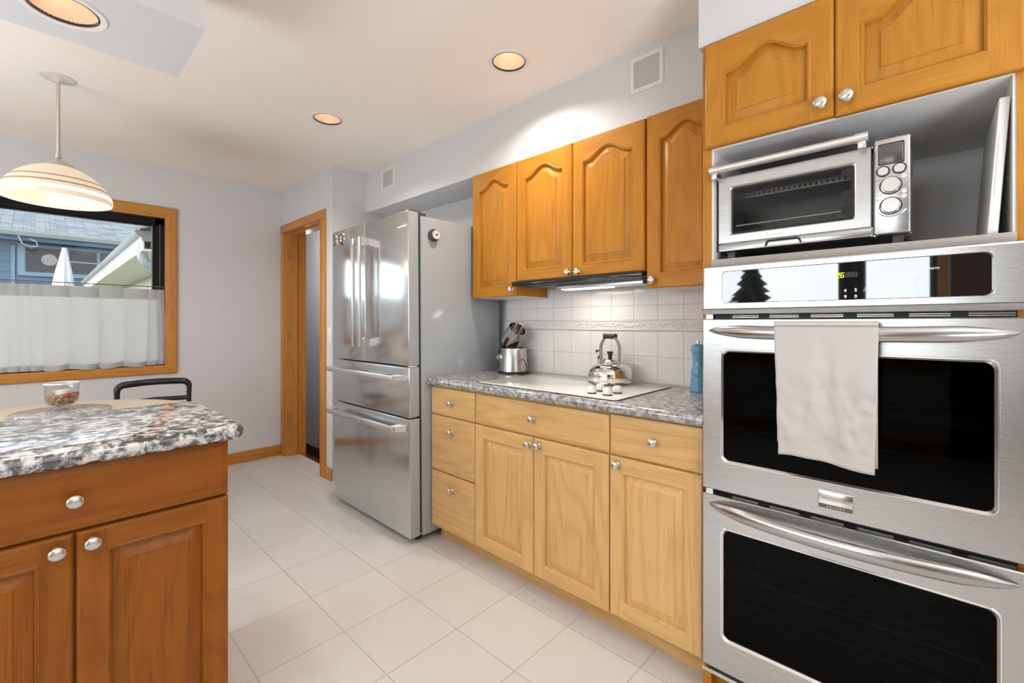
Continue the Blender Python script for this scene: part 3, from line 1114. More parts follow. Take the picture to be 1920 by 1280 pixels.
def plate_with_hole(mb, u0, u1, v0, v1, hole, d, r):
    """front face: rectangle with a rounded hole, as a ring of quads"""
    inner = rrect(*hole, r)
    n = len(inner)
    q = n // 4
    outer = []
    corners = [(u1, v1), (u0, v1), (u0, v0), (u1, v0)]
    for c in range(4):
        for i in range(q):
            outer.append(corners[c])
    vs = [(*p, d) for p in inner]
    base = len(vs)
    vs += [(*c, d) for c in corners]
    fs = []
    for i in range(n):
        j = (i + 1) % n
        ci, cj = base + i // q, base + j // q
        if ci == cj:
            fs.append((i, ci, j))
        else:
            fs.append((i, ci, cj, j))
    mb.add(vs, fs)


def ring_skin(mb, loops):
    for A_, B_ in zip(loops, loops[1:]):
        n = len(A_)
        mb.add(A_ + B_, [(i, (i + 1) % n, n + (i + 1) % n, n + i) for i in range(n)])


def oven_door(v0, v1, hole):
    mb = MB()
    mb.T = TO
    plate_with_hole(mb, 0.003, OW - 0.003, v0 + 0.003, v1 - 0.003, hole, 0, 0.022)
    O = [[(i, v0 + i, d), (OW - i, v0 + i, d), (OW - i, v1 - i, d), (i, v1 - i, d)] for i, d in ((0.003, 0), (0, -0.003), (0, -0.03))]
    for A_, B_ in zip(O, O[1:]):
        mb.add(A_ + B_, [(i, (i + 1) % 4, 4 + (i + 1) % 4, 4 + i) for i in range(4)])
    mb.add([(0, v0, -.03), (OW, v0, -.03), (OW, v0 + 0.06, -.03), (0, v0 + 0.06, -.03)], [(0, 1, 2, 3)])
    d = mb.build('oven_door', M['steel_h'], ov)
    bz = MB()
    bz.T = TO
    u0, u1, a0, a1 = hole
    loops = []
    for ins, dd in ((0, 0.0), (0.0015, 0.002), (0.004, 0.002), (0.009, -0.004), (0.010, -0.009)):
        loops.append([(p[0], p[1], dd) for p in rrect(u0 + ins, u1 - ins, a0 + ins, a1 - ins, 0.022 - ins * .5)])
    ring_skin(bz, loops)
    bz.build('window_bezel', M['bezel'], d)
    g = MB()
    g.T = TO
    ll = rrect(u0 + 0.009, u1 - 0.009, a0 + 0.009, a1 - 0.009, 0.017)
    g.add([(*p, -0.007) for p in ll], [tuple(range(len(ll)))])
    g.build('window_glass', M['ovenglass'], d)
    return d


def oven_handle(parent, zc, sag):
    pts, rs = [], []
    n = 28
    for i in range(n + 1):
        t = i / n
        y = 0.505 - 0.655 * t
        e = sin(pi * t)
        pts.append((XO - 0.004 - 0.052 * e ** 0.7, y, zc - sag * e))
        rs.append(0.003 + 0.0165 * min(1, e * 2.2) ** 0.6)
    mb = MB()
    mb.tube(pts, rs, 14, flat=0.62, up=(0, 0, 1))
    return mb.build('handle', steel('oven_handle_steel', col=(0.47, 0.46, 0.455), axis='y', rough=0.24, brush=0.05), parent)


HU = OL - 0.474
d1 = oven_door(0.686, 1.229, (HU, OL + 0.123, 0.777, 1.135))
oven_handle(d1, 1.193, 0.006)
d2 = oven_door(0.118, 0.669, (HU, OL + 0.127, 0.216, 0.573))
oven_handle(d2, 0.640, 0.004)
# control panel
cp = MB()
cp.T = TO
hole = (OL - 0.473, OL + 0.115, 1.274, 1.382)
plate_with_hole(cp, 0.006, OW - 0.006, 1.262, 1.392, hole, 0, 0.016)
O = [[(0.006, 1.262, 0), (OW - 0.006, 1.262, 0), (OW - 0.006, 1.392, 0), (0.006, 1.392, 0)], [(0.002, 1.261, -.002), (OW - 0.002, 1.261, -.002), (OW - 0.002, 1.396, -.002), (0.002, 1.396, -.002)],
     [(0, 1.259, -.008), (OW, 1.259, -.008), (OW, 1.398, -.008), (0, 1.398, -.008)], [(0, 1.259, -.045), (OW, 1.259, -.045), (OW, 1.398, -.045), (0, 1.398, -.045)]]
for A_, B_ in zip(O, O[1:]):
    cp.add(A_ + B_, [(i, (i + 1) % 4, 4 + (i + 1) % 4, 4 + i) for i in range(4)])
lip = [(XO + 0.002, 1.262), (XO - 0.006, 1.257), (XO - 0.004, 1.245), (XO + 0.04, 1.243), (XO + 0.04, 1.262)]
cp.T = None
cp.prism(lip, 'y', OR, OL)
cpo = cp.build('control_panel', M['steel_h'], ov)
bz = MB()
bz.T = TO
u0, u1, a0, a1 = hole
ring_skin(bz, [[(p[0], p[1], dd) for p in rrect(u0 + i, u1 - i, a0 + i, a1 - i, 0.016 - i * .5)] for i, dd in ((0, 0), (0.001, 0.002), (0.003, 0.002), (0.006, -0.003))])
bz.build('panel_bezel', M['bezel'], cpo)
g = MB()
g.T = TO
ll = rrect(u0 + 0.005, u1 - 0.005, a0 + 0.005, a1 - 0.005, 0.013)
g.add([(*p, -0.0015) for p in ll], [tuple(range(len(ll)))])
g.build('panel_glass', M['panelglass'], cpo)


def oven_text(body, size, y, z, m, name='printed_label', bold=0.0, parent=cpo, x=XO):
    mb = text_mb(body, size, 0.0006, lambda u, v, d: (x - 0.0002 - d * 0.5, y - u, z + v), bold)
    return mb.build(name, m, parent, smooth=0)


def seven_seg(ch, y, z, h, m, name):
    w = h * 0.55
    t = h * 0.11
    segs = dict(a=(0, w, h - t, h), g=(0, w, h / 2 - t / 2, h / 2 + t / 2), d=(0, w, 0, t), f=(0, t, h / 2, h), e=(0, t, 0, h / 2), b=(w - t, w, h / 2, h), c=(w - t, w, 0, h / 2))
    mp = {'2': 'abged', '6': 'afgedc', '8': 'abcdefg', '1': 'bc'}
    mb = MB()
    sl = 0.12
    for sname in mp[ch]:
        a, b, c, d = segs[sname]
        mb.add([(XO + 0.0008, y - a - sl * c, z + c), (XO + 0.0008, y - b - sl * c, z + c), (XO + 0.0008, y - b - sl * d, z + d), (XO + 0.0008, y - a - sl * d, z + d)], [(0, 1, 2, 3)])
    mb.build(name, m, cpo, smooth=0)


mb = MB()
for zz in (1.341, 1.347):
    mb.box(XO + 0.0005, XO + 0.001, 0.177, 0.1785, zz, zz + 0.0018)
mb.build('clock_colon', M['digit'], cpo, smooth=0)
seven_seg('2', 0.1765, 1.3375, 0.0135, M['digit'], 'clock_digit')
seven_seg('6', 0.1672, 1.3375, 0.0135, M['digit'], 'clock_digit')
for i in range(3):
    seven_seg('8', 0.1562 - 0.0088 * i, 1.338, 0.013, M['ghostdigit'], 'clock_digit')
for ch, y, z in (('4', 0.1562, 1.3025), ('5', 0.1339, 1.3028), ('9', 0.1559, 1.2857), ('0', 0.1340, 1.2862)):
    oven_text(ch, 0.012, y, z, M['print'], 'key_number', 0.0003)
oven_text('set\nclock', 0.006, 0.1129, 1.3042, M['print'])
oven_text('ct', 0.010, 0.0125, 1.3475, M['print'])
oven_text('warm', 0.010, -0.0135, 1.3484, M['print'])
oven_text('bake\ntime', 0.0065, 0.0146, 1.3280, M['print'])
oven_text('self\nclean', 0.0065, 0.0143, 1.3077, M['print'])
mb = MB()
mb.tube([(XO + 0.0006, 0.0139 + 0.004 * cos(a), 1.2925 + 0.004 * sin(a) * (1.5 if sin(a) < 0 else 1)) for a in [2 * pi * i / 16 for i in range(16)]], 0.0006, 5, True)
mb.box(XO + 0.0004, XO + 0.001, 0.0125, 0.0153, 1.2852, 1.2864)
mb.build('lamp_symbol', M['print'], cpo, smooth=0)

# carcass of the oven: chassis edge strips, dark vents, cavities with racks
k = MB()
k.box(1.497, 1.56, -0.150, 0.516, 0.10, 1.240)
k.v, k.f, k.mi = [], [], []
k.box(1.515, 1.53, -0.150, 0.514, 1.205, 1.262).box(1.515, 1.53, -0.150, 0.514, 0.625, 0.74)
for (z0, z1) in ((0.19, 0.60), (0.75, 1.16)):      # cavity liners, open to the front
    k.box(1.53, 2.05, 0.500, 0.512, z0, z1).box(1.53, 2.05, -0.160, -0.150, z0, z1).box(2.04, 2.05, -0.15, 0.50, z0, z1)
    k.box(1.53, 2.05, -0.15, 0.50, z0 - 0.01, z0).box(1.53, 2.05, -0.15, 0.50, z1, z1 + 0.01)
k.build('chassis', M['blackmat'], ov)
MB().box(1.502, 1.5245, 0.506, 0.5275, 0.12, 1.395).build('side_trim', M['handle'], ov)
for (za, zb) in ((1.2305, 1.2425), (0.670, 0.685)):
    k = MB()
    zc = (za + zb) / 2
    for i in range(6):
        y = 0.45 - 0.105 * i
        for q in (-0.0025, 0.0025):
            k.box(1.512, 1.516, y - 0.075, y, zc + q - 0.0007, zc + q + 0.0007)
    k.build('vent_slots', M['handle'], ov)
k = MB().bevbox(XO - 0.002, XO + 0.035, OR, OL, 0.098, 0.110, 0.002)
k.build('bottom_trim', M['handle'], ov)
MB().box(XO + 0.012, XO + 0.035, OR + 0.01, OL - 0.012, 0.110, 0.118).build('bottom_vent', M['black'], ov)
for zr in (0.30, 0.385, 0.87, 0.96):
    k = MB()
    for i in range(9):
        x = 1.57 + 0.052 * i
        k.cyl((x, 0.49, zr), (x, -0.14, zr), 0.0022, n=6)
    k.cyl((1.56, 0.45, zr - .004), (2.03, 0.45, zr - .004), 0.0025, n=6).cyl((1.56, -0.10, zr - .004), (2.03, -0.10, zr - .004), 0.0025, n=6)
    k.build('oven_rack', M['bright'], ov)
# badge
bg = MB().bevbox(XO - 0.005, XO + 0.002, 0.139, 0.2155, 0.712, 0.757, 0.0015).build('badge', M['bezel'], d1)
tag(MB().box(XO - 0.0056, XO - 0.004, 0.140, 0.2145, 0.713, 0.7235).build('badge_strip', simple('badge_grey', (0.13, 0.12, 0.12), 0.4, metal=0.6), ov), None)
text_mb('FRIGIDAIRE', 0.0115, 0.001, lambda u, v, d: (XO - 0.0052 - d, 0.177 - u * 1.02, 0.738 + v), 0.0).build('badge_lettering', M['greyprint'], ov, smooth=0)
text_mb('G A L L E R Y', 0.007, 0.001, lambda u, v, d: (XO - 0.0058 - d, 0.177 - u, 0.7182 + v), 0.0).build('badge_lettering', M['bezel'], ov, smooth=0)


# towel folded over the upper oven handle -----------------------------------------------
def towel():
    mb = MB()
    yl, yr = 0.309, 0.084
    nu, nv = 40, 46
    rr = random.Random(5)

    def sheet(front):
        vs = []
        zt, zb = 1.2085, (0.856 if front else 0.852)
        for j in range(nv + 1):
            t = j / nv
            for i in range(nu + 1):
                s = i / nu
                z = zt + (zb - zt) * t
                if front:
                    y = yl - 0.001 - (yl - yr) * s - 0.012 * (1 - s) * t + 0.007 * s * t
                    z += t * (-0.014 * (max(0, s - .45) * 1.8) ** 1.3 + 0.003 * sin(7 * s))
                    x = 1.3965 - 0.006 * t + 0.010 * math.exp(-((s - 0.50 - 0.06 * t) / 0.10) ** 2) * min(1, t * 2.5)
                    x += 0.007 * mnoise.noise((s * 5, t * 7, 1.3)) * min(1, t * 2) + 0.003 * sin(s * 9 + t * 3) * t
                    x += 0.008 * max(0, mnoise.noise((s * 9 + t * 8, t * 11 - s * 6, 7.7))) * min(1, t * 2) * (1 if .35 < t < .9 else .2)
                else:
                    y = yl + 0.000 - (yl - yr - 0.003) * s
                    x = 1.440 + 0.004 * sin(s * 6) * t
                    z += t * (0.03 * (1 - s) - 0.003)
                vs.append((x, y, z))
        return vs
    A_, B_ = sheet(True), sheet(False)
    fs = [(j * (nu + 1) + i, j * (nu + 1) + i + 1, (j + 1) * (nu + 1) + i + 1, (j + 1) * (nu + 1) + i) for j in range(nv) for i in range(nu)]
    mb.add(A_, fs)
    mb.add(B_, fs)
    # the fold over the bar
    vs = []
    m = 10
    for k in range(m + 1):
        a = pi * k / m
        for i in range(nu + 1):
            f, b = A_[i], B_[i]
            x = f[0] + (b[0] - f[0]) * (0.5 - 0.5 * cos(a))
            vs.append((x, f[1] + (b[1] - f[1]) * k / m, 1.2085 + 0.009 * sin(a)))
    mb.add(vs, [(j * (nu + 1) + i, j * (nu + 1) + i + 1, (j + 1) * (nu + 1) + i + 1, (j + 1) * (nu + 1) + i) for j in range(m) for i in range(nu)])
    o = mb.build('kitchen_towel', M['towel'], smooth=60)
    sol = o.modifiers.new('thickness', 'SOLIDIFY')
    sol.thickness = 0.0035
    sol.offset = 1
    tag(o, 'cream grey cotton towel draped over the upper oven door handle', 'towel')


towel()

# toaster oven in the niche ---------------------------------------------------------------
to = thing('toaster_oven', 'stainless steel countertop toaster oven with round dials in the niche above the wall oven', 'toaster oven', (1.7, 0.265, ZS))
XT = 1.55
TL, TR, TM = 0.505, 0.027, 0.105        # left edge, right edge, split door / controls
k = MB()
k.box(XT + 0.012, 1.84, TL - 0.006, TL, 1.452, 1.700).box(XT + 0.012, 1.84, TR, TM - 0.002, 1.452, 1.708).box(XT + 0.012, 1.84, TM, TL, 1.694, 1.700).box(XT + 0.012, 1.84, TM, TL, 1.452, 1.478).box(1.83, 1.84, TM, TL, 1.452, 1.700)
k.build('body', M['steel_h'], to)
k = MB()
k.box(XT + 0.03, 1.83, TL - 0.012, TL - 0.006, 1.478, 1.694).box(XT + 0.03, 1.83, TM, TM + 0.006, 1.478, 1.694).box(1.80, 1.83, TM, TL - 0.01, 1.478, 1.694)
k.box(XT + 0.03, 1.83, TM, TL - 0.01, 1.474, 1.480).box(XT + 0.03, 1.83, TM, TL - 0.01, 1.685, 1.694)
k.build('cavity_liner', simple('aluminised_liner', (0.20, 0.195, 0.19), 0.35, metal=0.7), to)
Td = right_run(XT, TL)
dw = TL - TM - 0.002
dm = MB()
dm.T = Td
hol = (0.034, dw - 0.034, 1.503, 1.664)
plate_with_hole(dm, 0.002, dw - 0.002, 1.480, 1.695, hol, 0, 0.008)
O = [[(i, 1.478 + i, d), (dw - i, 1.478 + i, d), (dw - i, 1.697 - i, d), (i, 1.697 - i, d)] for i, d in ((0.002, 0), (0, -0.002), (0, -0.014))]
for A_, B_ in zip(O, O[1:]):
    dm.add(A_ + B_, [(i, (i + 1) % 4, 4 + (i + 1) % 4, 4 + i) for i in range(4)])
tdoor = dm.build('door', M['steel_h'], to)
bz = MB()
bz.T = Td
u0, u1, a0, a1 = hol
ring_skin(bz, [[(p[0], p[1], dd) for p in rrect(u0 + i, u1 - i, a0 + i, a1 - i, 0.008)] for i, dd in ((0, 0), (0.002, 0.001), (0.005, -0.003), (0.007, -0.008))])
bz.build('window_bezel', M['bezel'], tdoor)
bz = MB()
bz.T = Td
ring_skin(bz, [[(p[0], p[1], dd) for p in rrect(u0 + i, u1 - i, a0 + i, a1 - i, 0.006)] for i, dd in ((0.006, -0.0065), (0.011, -0.0066))])
# printed scale tabs on the glass edge
for vv in (1.640, 1.580, 1.535):
    bz.add([(*p, -0.0066) for p in rrect(u1 - 0.034, u1 - 0.008, vv - 0.010, vv + 0.010, 0.008)], [tuple(range(28))])
bz.build('window_border', M['black'], tdoor)
g = MB()
g.T = Td
ll = rrect(u0 + 0.006, u1 - 0.006, a0 + 0.006, a1 - 0.006, 0.006)
g.add([(*p, -0.0075) for p in ll], [tuple(range(len(ll)))])
g.build('window_glass', M['toastglass'], tdoor)
k = MB()
hx, hz_ = XT - 0.038, 1.715
k.cyl((hx, TL + 0.012, hz_), (hx, TM + 0.008, hz_), 0.0115, n=20)
k.build('handle', M['handle'], tdoor)
for ya, yb in ((TL + 0.014, TL - 0.014), (TM + 0.034, TM + 0.006)):
    k = MB()
    k.cyl((hx, ya, hz_), (hx, yb, hz_), 0.0135, n=20)
    k.bevbox(hx - 0.006, XT + 0.004, (ya + yb) / 2 - 0.009, (ya + yb) / 2 + 0.009, hz_ - 0.030, hz_ - 0.004, 0.003)
    k.build('handle_mount', M['handle'], tdoor)
k = MB()
k.bevbox(XT - 0.001, XT + 0.02, TM + 0.001, TL, 1.452, 1.4755, 0.003)
k.build('crumb_tray', M['steel_h'], to)
tr = [(XT - 0.004, TL - 0.14, 1.456), (XT - 0.004, TL - 0.146, 1.470), (XT - 0.004, TL - 0.15, 1.472), (XT - 0.004, TL - 0.225, 1.472), (XT - 0.004, TL - 0.229, 1.470), (XT - 0.004, TL - 0.235, 1.456)]
MB().tube(tr, 0.0028, 8).build('tray_handle', M['blackmat'], to)
cpn = MB().bevbox(XT - 0.010, XT + 0.02, TR, TM - 0.003, 1.452, 1.708, 0.005, 3).build('control_panel', M['steel_h'], to)
XP = XT - 0.010
yc = (TR + TM) / 2
MB().bevbox(XP - 0.0015, XP + 0.003, TR + 0.016, TM - 0.016, 1.640, 1.690, 0.001).build('screen', M['lcd'], cpn)
k = MB()
k.T = right_run(XP, 0)
ring_skin(k, [[(p[0], p[1], dd) for p in rrect(-(TM - 0.015) - i, -(TR + 0.015) + i, 1.639 - i, 1.691 + i, 0.004)] for i, dd in ((0.0, 0.001), (0.001, 0.002), (0.0025, 0.0))])
k.build('screen_frame', M['blackmat'], cpn)


def dial(y, z, r, dep, name):
    kk = MB()
    kk.lathe([(0, 0), (r * 1.12, 0), (r * 1.12, 0.0015), (r, 0.002), (r, dep - 0.0015), (r * 0.93, dep), (0, dep)], (XP, y, z), (-1, 0, 0), 32)
    o = kk.build(name, [M['bezel']], cpn)
    kk = MB()
    kk.tube([(XP - 0.0012, y + r * 1.13 * cos(a), z + r * 1.13 * sin(a)) for a in [2 * pi * i / 28 for i in range(28)]], 0.0016, 6, True)
    kk.build('dial_ring', M['blackmat'], cpn)


dial(yc + 0.0165, 1.620, 0.0115, 0.006, 'button')
dial(yc - 0.0165, 1.622, 0.0115, 0.006, 'button')
dial(yc + 0.001, 1.580, 0.0195, 0.016, 'dial')
dial(yc + 0.001, 1.526, 0.0195, 0.016, 'dial')
for z in (1.600, 1.561, 1.548):
    k = MB().lathe([(0, 0), (0.0055, 0), (0.0055, 0.002), (0, 0.0025)], (XP, yc - 0.026, z), (-1, 0, 0), 16)
    k.build('button', M['handle'], cpn)
k = MB()
k.tube([(XP - 0.0005, yc + 0.034 * cos(a), 1.532 + 0.034 * sin(a)) for a in [pi * (1.18 + 0.64 * i / 14) for i in range(15)]], 0.0018, 6)
k.build('dial_crescent', M['bezel'], cpn)
for body, y, z in (('TEMP', yc + 0.029, 1.597), ('TIME', yc + 0.029, 1.545)):
    text_mb(body, 0.0052, 0.0004, lambda u, v, d, y=y, z=z: (XP - 0.0003 - d, y - u, z + v)).build('printed_label', M['greyprint'], cpn, smooth=0)
text_mb('Breville', 0.017, 0.0006, lambda u, v, d: (XT - 0.0004 - d, TL - 0.165 - u, 1.4915 + v)).build('door_lettering', simple('etched_lettering', (0.5, 0.49, 0.48), 0.4, metal=0.8), tdoor, smooth=0)
for (x, y) in ((XT + 0.03, TL - 0.035), (XT + 0.03, TR + 0.026), (1.80, TL - 0.035), (1.80, TR + 0.026)):
    MB().bevbox(x - 0.014, x + 0.014, y - 0.012, y + 0.012, ZS, 1.4525, 0.002).build('foot', M['darkgrey'], to)
k = MB()
for i in range(11):
    y = TM + 0.03 + 0.032 * i
    k.cyl((XT + 0.04, y, 1.535), (1.79, y, 1.535), 0.0018, n=6)
k.cyl((XT + 0.022, TM + 0.012, 1.536), (XT + 0.022, TL - 0.014, 1.536), 0.0032, n=8).cyl((1.79, TM + 0.012, 1.536), (1.79, TL - 0.014, 1.536), 0.0025, n=6)
k.cyl((XT + 0.022, TM + 0.015, 1.536), (1.79, TM + 0.015, 1.536), 0.0025, n=6).cyl((XT + 0.022, TL - 0.016, 1.536), (1.79, TL - 0.016, 1.536), 0.0025, n=6)
k.build('wire_rack', M['bright'], to)
k = MB()
for i in range(26):
    k.box(XT + 0.10, XT + 0.106, TM + 0.015 + 0.0145 * i, TM + 0.024 + 0.0145 * i, 1.645, 1.657)
k.box(XT + 0.098, XT + 0.10, TM + 0.01, TL - 0.012, 1.642, 1.645).box(XT + 0.098, XT + 0.10, TM + 0.01, TL - 0.012, 1.657, 1.66)
k.build('element_guard', M['handle'], to)

# white chopping board leaning in the niche
k = MB()
k.bevbox(-0.18, 0.18, -0.0095, 0.0095, 0.0, 0.322, 0.004)
o = k.build('chopping_board', M['white'])
o.location = (1.728, -0.1165, ZS + 0.001)
o.rotation_euler = (radians(3.6), 0, 0)
tag(o, 'white board leaning against the right wall of the niche beside the toaster oven', 'chopping board')
hb2 = MB().bevbox(-0.1815, -0.179, -0.004, 0.004, 0.09, 0.23, 0.001).build('edge_grip', M['whitepaint'])
hb2.parent = o

# refrigerator --------------------------------------------------------------------------------
fr = thing('refrigerator', 'stainless steel four-door refrigerator with bar handles beside the doorway', 'refrigerator', (1.46, 2.5, 0))
FY0, FY1, FX = 2.050, 2.952, 1.385
k = MB().bevbox(1.463, 2.075, 2.042, 2.958, 0.035, 1.812, 0.004)
k.build('cabinet_body', M['steel_side'], fr)


def fr_front(y0, y1, z0, z1, name):
    k = MB()
    n = 14
    k.bevbox(FX, 1.452, y0, y1, z0, z1, 0.005, 3)
    o = k.build(name, [M['steel_v'], M['steel_side']], fr)
    for p in o.data.polygons:
        if abs(p.normal.y) > 0.9 or abs(p.normal.z) > 0.9:
            p.material_index = 1
    return o


dl = fr_front(2.5175, FY1, 0.982, 1.832, 'door')
dR = fr_front(FY0, 2.5125, 0.982, 1.832, 'door')
dw1 = fr_front(FY0, FY1, 0.698, 0.974, 'drawer')
dw2 = fr_front(FY0, FY1, 0.036, 0.690, 'drawer')
k = MB().box(1.452, 1.464, 2.056, 2.946, 0.05, 1.80)
k.build('gasket', M['blackmat'], fr)


def vbar(parent, y):
    k = MB()
    k.bevbox(1.318, 1.336, y - 0.013, y + 0.013, 1.075, 1.735, 0.003)
    for z in (1.075, 1.690):
        k.prism([(1.336, z), (1.336, z + 0.045), (1.386, z + 0.045), (1.386, z)], 'y', y - 0.012, y + 0.012)
    k.build('handle', M['handle'], parent)


vbar(dl, 2.562)
vbar(dR, 2.484)


def hbar(parent, z):
    k = MB()
    k.bevbox(1.318, 1.336, 2.12, 2.925, z - 0.015, z + 0.015, 0.004)
    for y in (2.12, 2.885):
        k.prism([(1.336, y), (1.336, y + 0.04), (1.386, y + (0.075 if y > 2.5 else 0.04)), (1.386, y - (0.0 if y > 2.5 else 0.035))], 'z', z - 0.014, z + 0.014)
    k.build('handle', M['handle'], parent)


hbar(dw1, 0.915)
hbar(dw2, 0.636)
for dd, z in ((dw1, 0.9735), (dw2, 0.6895)):
    MB().box(FX + 0.001, 1.40, FY0 + 0.003, FY1 - 0.003, z - 0.006, z + 0.001).build('top_lip', M['bezel'], dd)
MB().box(1.40, 1.47, 2.058, 2.10, 1.826, 1.838).box(1.44, 1.50, 2.052, 2.09, 1.80, 1.83).build('hinge_cover', M['darkgrey'], fr)
MB().box(1.41, 1.45, 2.062, 2.10, 0.974, 0.983).build('hinge_bracket', M['bright'], fr)
MB().bevbox(FX - 0.0012, FX + 0.002, 2.062, 2.168, 1.748, 1.766, 0.0006).build('brand_strip', M['bezel'], dR)
for (x, y) in ((1.47, 2.10), (1.47, 2.90), (2.03, 2.10), (2.03, 2.90)):
    MB().cyl((x, y, 0), (x, y, 0.038), 0.018, n=14).build('foot', M['blackmat'], fr)
fr.rotation_euler = (0, radians(-0.45), 0)

# chrome letters on the left fridge door
for ch, y, w in (('B', 2.918, 1.772), ('Q', 2.820, 1.776), ('T', 2.735, 1.782)):
    mb = text_mb(ch, 0.105, 0.006, lambda u, v, d, y=y, w=w: (FX - 0.003 - d - 0.012, y - u * 0.85, w + v), 0.001)
    o = mb.build('letter_magnet', M['bright'], smooth=30)
    nm = {'B': 'chrome letter B magnet in the top corner of the refrigerator door', 'Q': 'chrome letter Q magnet, middle of three on the refrigerator door', 'T': 'chrome letter T magnet nearest the handle on the refrigerator door'}
    tag(o, nm[ch], 'magnet', 'chrome letters on the refrigerator')

# magnetic dial timer on the fridge side
tm = thing('kitchen_timer', 'round magnetic dial timer stuck on the side of the refrigerator', 'timer', (1.535, 2.041, 1.715))
o_ = (1.528, 2.0425, 1.713)
MB().lathe([(0, 0), (0.033, 0), (0.035, 0.004), (0.035, 0.016), (0.031, 0.020), (0, 0.020)], o_, (0, -1, 0), 28).build('case', M['darkgrey'], tm)
MB().lathe([(0.0, 0.020), (0.025, 0.020), (0.027, 0.025), (0.027, 0.036), (0.025, 0.038)], o_, (0, -1, 0), 28).build('dial_rim', M['bright'], tm)
fc = MB().lathe([(0.0, 0.0372), (0.025, 0.0372)], o_, (0, -1, 0), 28).build('dial_face', M['whitepaint'], tm)
k = MB()
for i in range(12):
    a = 2 * pi * i / 12
    k.box(o_[0] + 0.02 * cos(a) - 0.0008, o_[0] + 0.02 * cos(a) + 0.0008, o_[1] - 0.0382, o_[1] - 0.0375, o_[2] + 0.02 * sin(a) - 0.002, o_[2] + 0.02 * sin(a) + 0.002)
k.build('dial_marks', M['greyprint'], tm)
MB().lathe([(0, 0.037), (0.006, 0.037), (0.005, 0.043), (0, 0.043)], o_, (0, -1, 0), 14).build('pointer_knob', M['darkgrey'], tm)

# cooktop -------------------------------------------------------------------------------------
ck = thing('cooktop', 'white glass electric cooktop with four white knobs set into the grey worktop', 'cooktop', (1.76, 1.25, 0.916))
ZT = 0.922
MB().slab(1.512, 2.02, 0.866, 1.645, 0.9165, ZT, 0.012, 0.002).build('glass_top', M['cooktop'], ck)
MB().slab(1.5095, 2.0225, 0.8635, 1.6475, 0.9162, 0.9195, 0.012, 0.001).build('rim', M['black'], ck)
for (x, y, r) in ((1.66, 1.52, 0.085), (1.90, 1.50, 0.10), (1.62, 1.24, 0.10), (1.90, 1.15, 0.09)):
    k = MB()
    for q in (1.0, 0.62):
        k.lathe([(r * q - 0.0015, 0.0002), (r * q + 0.0015, 0.0002)], (x, y, ZT), (0, 0, 1), 40)
    k.build('burner_ring', M['burner'], ck, fix=False)
for (x, y) in ((1.586, 1.022), (1.664, 1.030), (1.586, 0.948), (1.662, 0.946)):
    k = MB().lathe([(0, 0.0), (0.019, 0.0), (0.019, 0.004), (0.014, 0.0045)], (x, y, ZT), (0, 0, 1), 20)
    kk = k.build('control_knob', M['darkgrey'], ck)
    MB().lathe([(0.013, 0.0045), (0.0185, 0.006), (0.0195, 0.012), (0.0175, 0.026), (0.013, 0.031), (0.0, 0.032)], (x, y, ZT), (0, 0, 1), 20).build('knob_cap', M['white'], kk)

# kettle ---------------------------------------------------------------------------------------
KX, KY = 1.925, 1.136
kt = thing('kettle', 'polished steel whistling kettle with a black grip standing on the white cooktop', 'kettle', (KX, KY, ZT))
kp = [(0, 0.0005), (0.095, 0.0005), (0.103, 0.003), (0.108, 0.008), (0.1075, 0.012), (0.1045, 0.014), (0.105, 0.020), (0.1065, 0.035), (0.1055, 0.052), (0.101, 0.066), (0.092, 0.079), (0.078, 0.089), (0.062, 0.0955), (0.048, 0.099), (0.046, 0.0995)]
MB().lathe(kp, (KX, KY, ZT), (0, 0, 1), 48).build('body', M['bright'], kt)
MB().lathe([(0.050, 0.0965), (0.052, 0.100), (0.050, 0.104), (0.042, 0.107), (0.040, 0.112), (0.028, 0.119), (0.014, 0.122), (0, 0.1225)], (KX, KY, ZT), (0, 0, 1), 36).build('lid', M['bright'], kt)
MB().lathe([(0, 0.122), (0.010, 0.122), (0.0095, 0.132), (0.013, 0.146), (0.0165, 0.152), (0.0165, 0.155), (0, 0.156)], (KX, KY, ZT), (0, 0, 1), 20).build('lid_knob', M['grip'], kt)
ax = Vector((-0.08, -1.0, 0)).normalized()    # the handle spans along this direction
pv = Vector((-ax.y, ax.x, 0))


def kpt(a, z, b=0.0):
    p = Vector((KX, KY, ZT + z)) + ax * a + pv * b
    return tuple(p)


for sgn in (-1, 1):
    pts = [kpt(sgn * a, z) for a, z in ((0.052, 0.094), (0.052, 0.125), (0.053, 0.150), (0.054, 0.170), (0.050, 0.190), (0.042, 0.205), (0.034, 0.216), (0.031, 0.226), (0.031, 0.236))]
    k = MB()
    vs = []
    for i, p in enumerate(pts):
        for b in (-0.013, 0.013):
            for th in (0.0, 0.0022):
                vs.append(tuple(Vector(p) + pv * b + ax * (sgn * th)))
    fs = []
    for i in range(len(pts) - 1):
        a = i * 4
        fs += [(a, a + 4, a + 6, a + 2), (a + 1, a + 3, a + 7, a + 5), (a, a + 1, a + 5, a + 4), (a + 2, a + 6, a + 7, a + 3)]
    fs += [(0, 2, 3, 1), (len(vs) - 4, len(vs) - 3, len(vs) - 1, len(vs) - 2)]
    k.add(vs, fs)
    k.build('handle_strap', M['steel_h'], kt)
k = MB()
a0, a1 = Vector(kpt(-0.034, 0.230)), Vector(kpt(0.034, 0.230))
k.lathe([(0, 0), (0.0135, 0), (0.0145, 0.004), (0.0125, 0.02), (0.0135, 0.034), (0.0125, 0.048), (0.0145, 0.064), (0.0135, 0.068), (0, 0.068)], a0, a1 - a0, 18)
k.build('handle_grip', M['grip'], kt)
k = MB()
sd = -ax
b0 = Vector((KX, KY, ZT))
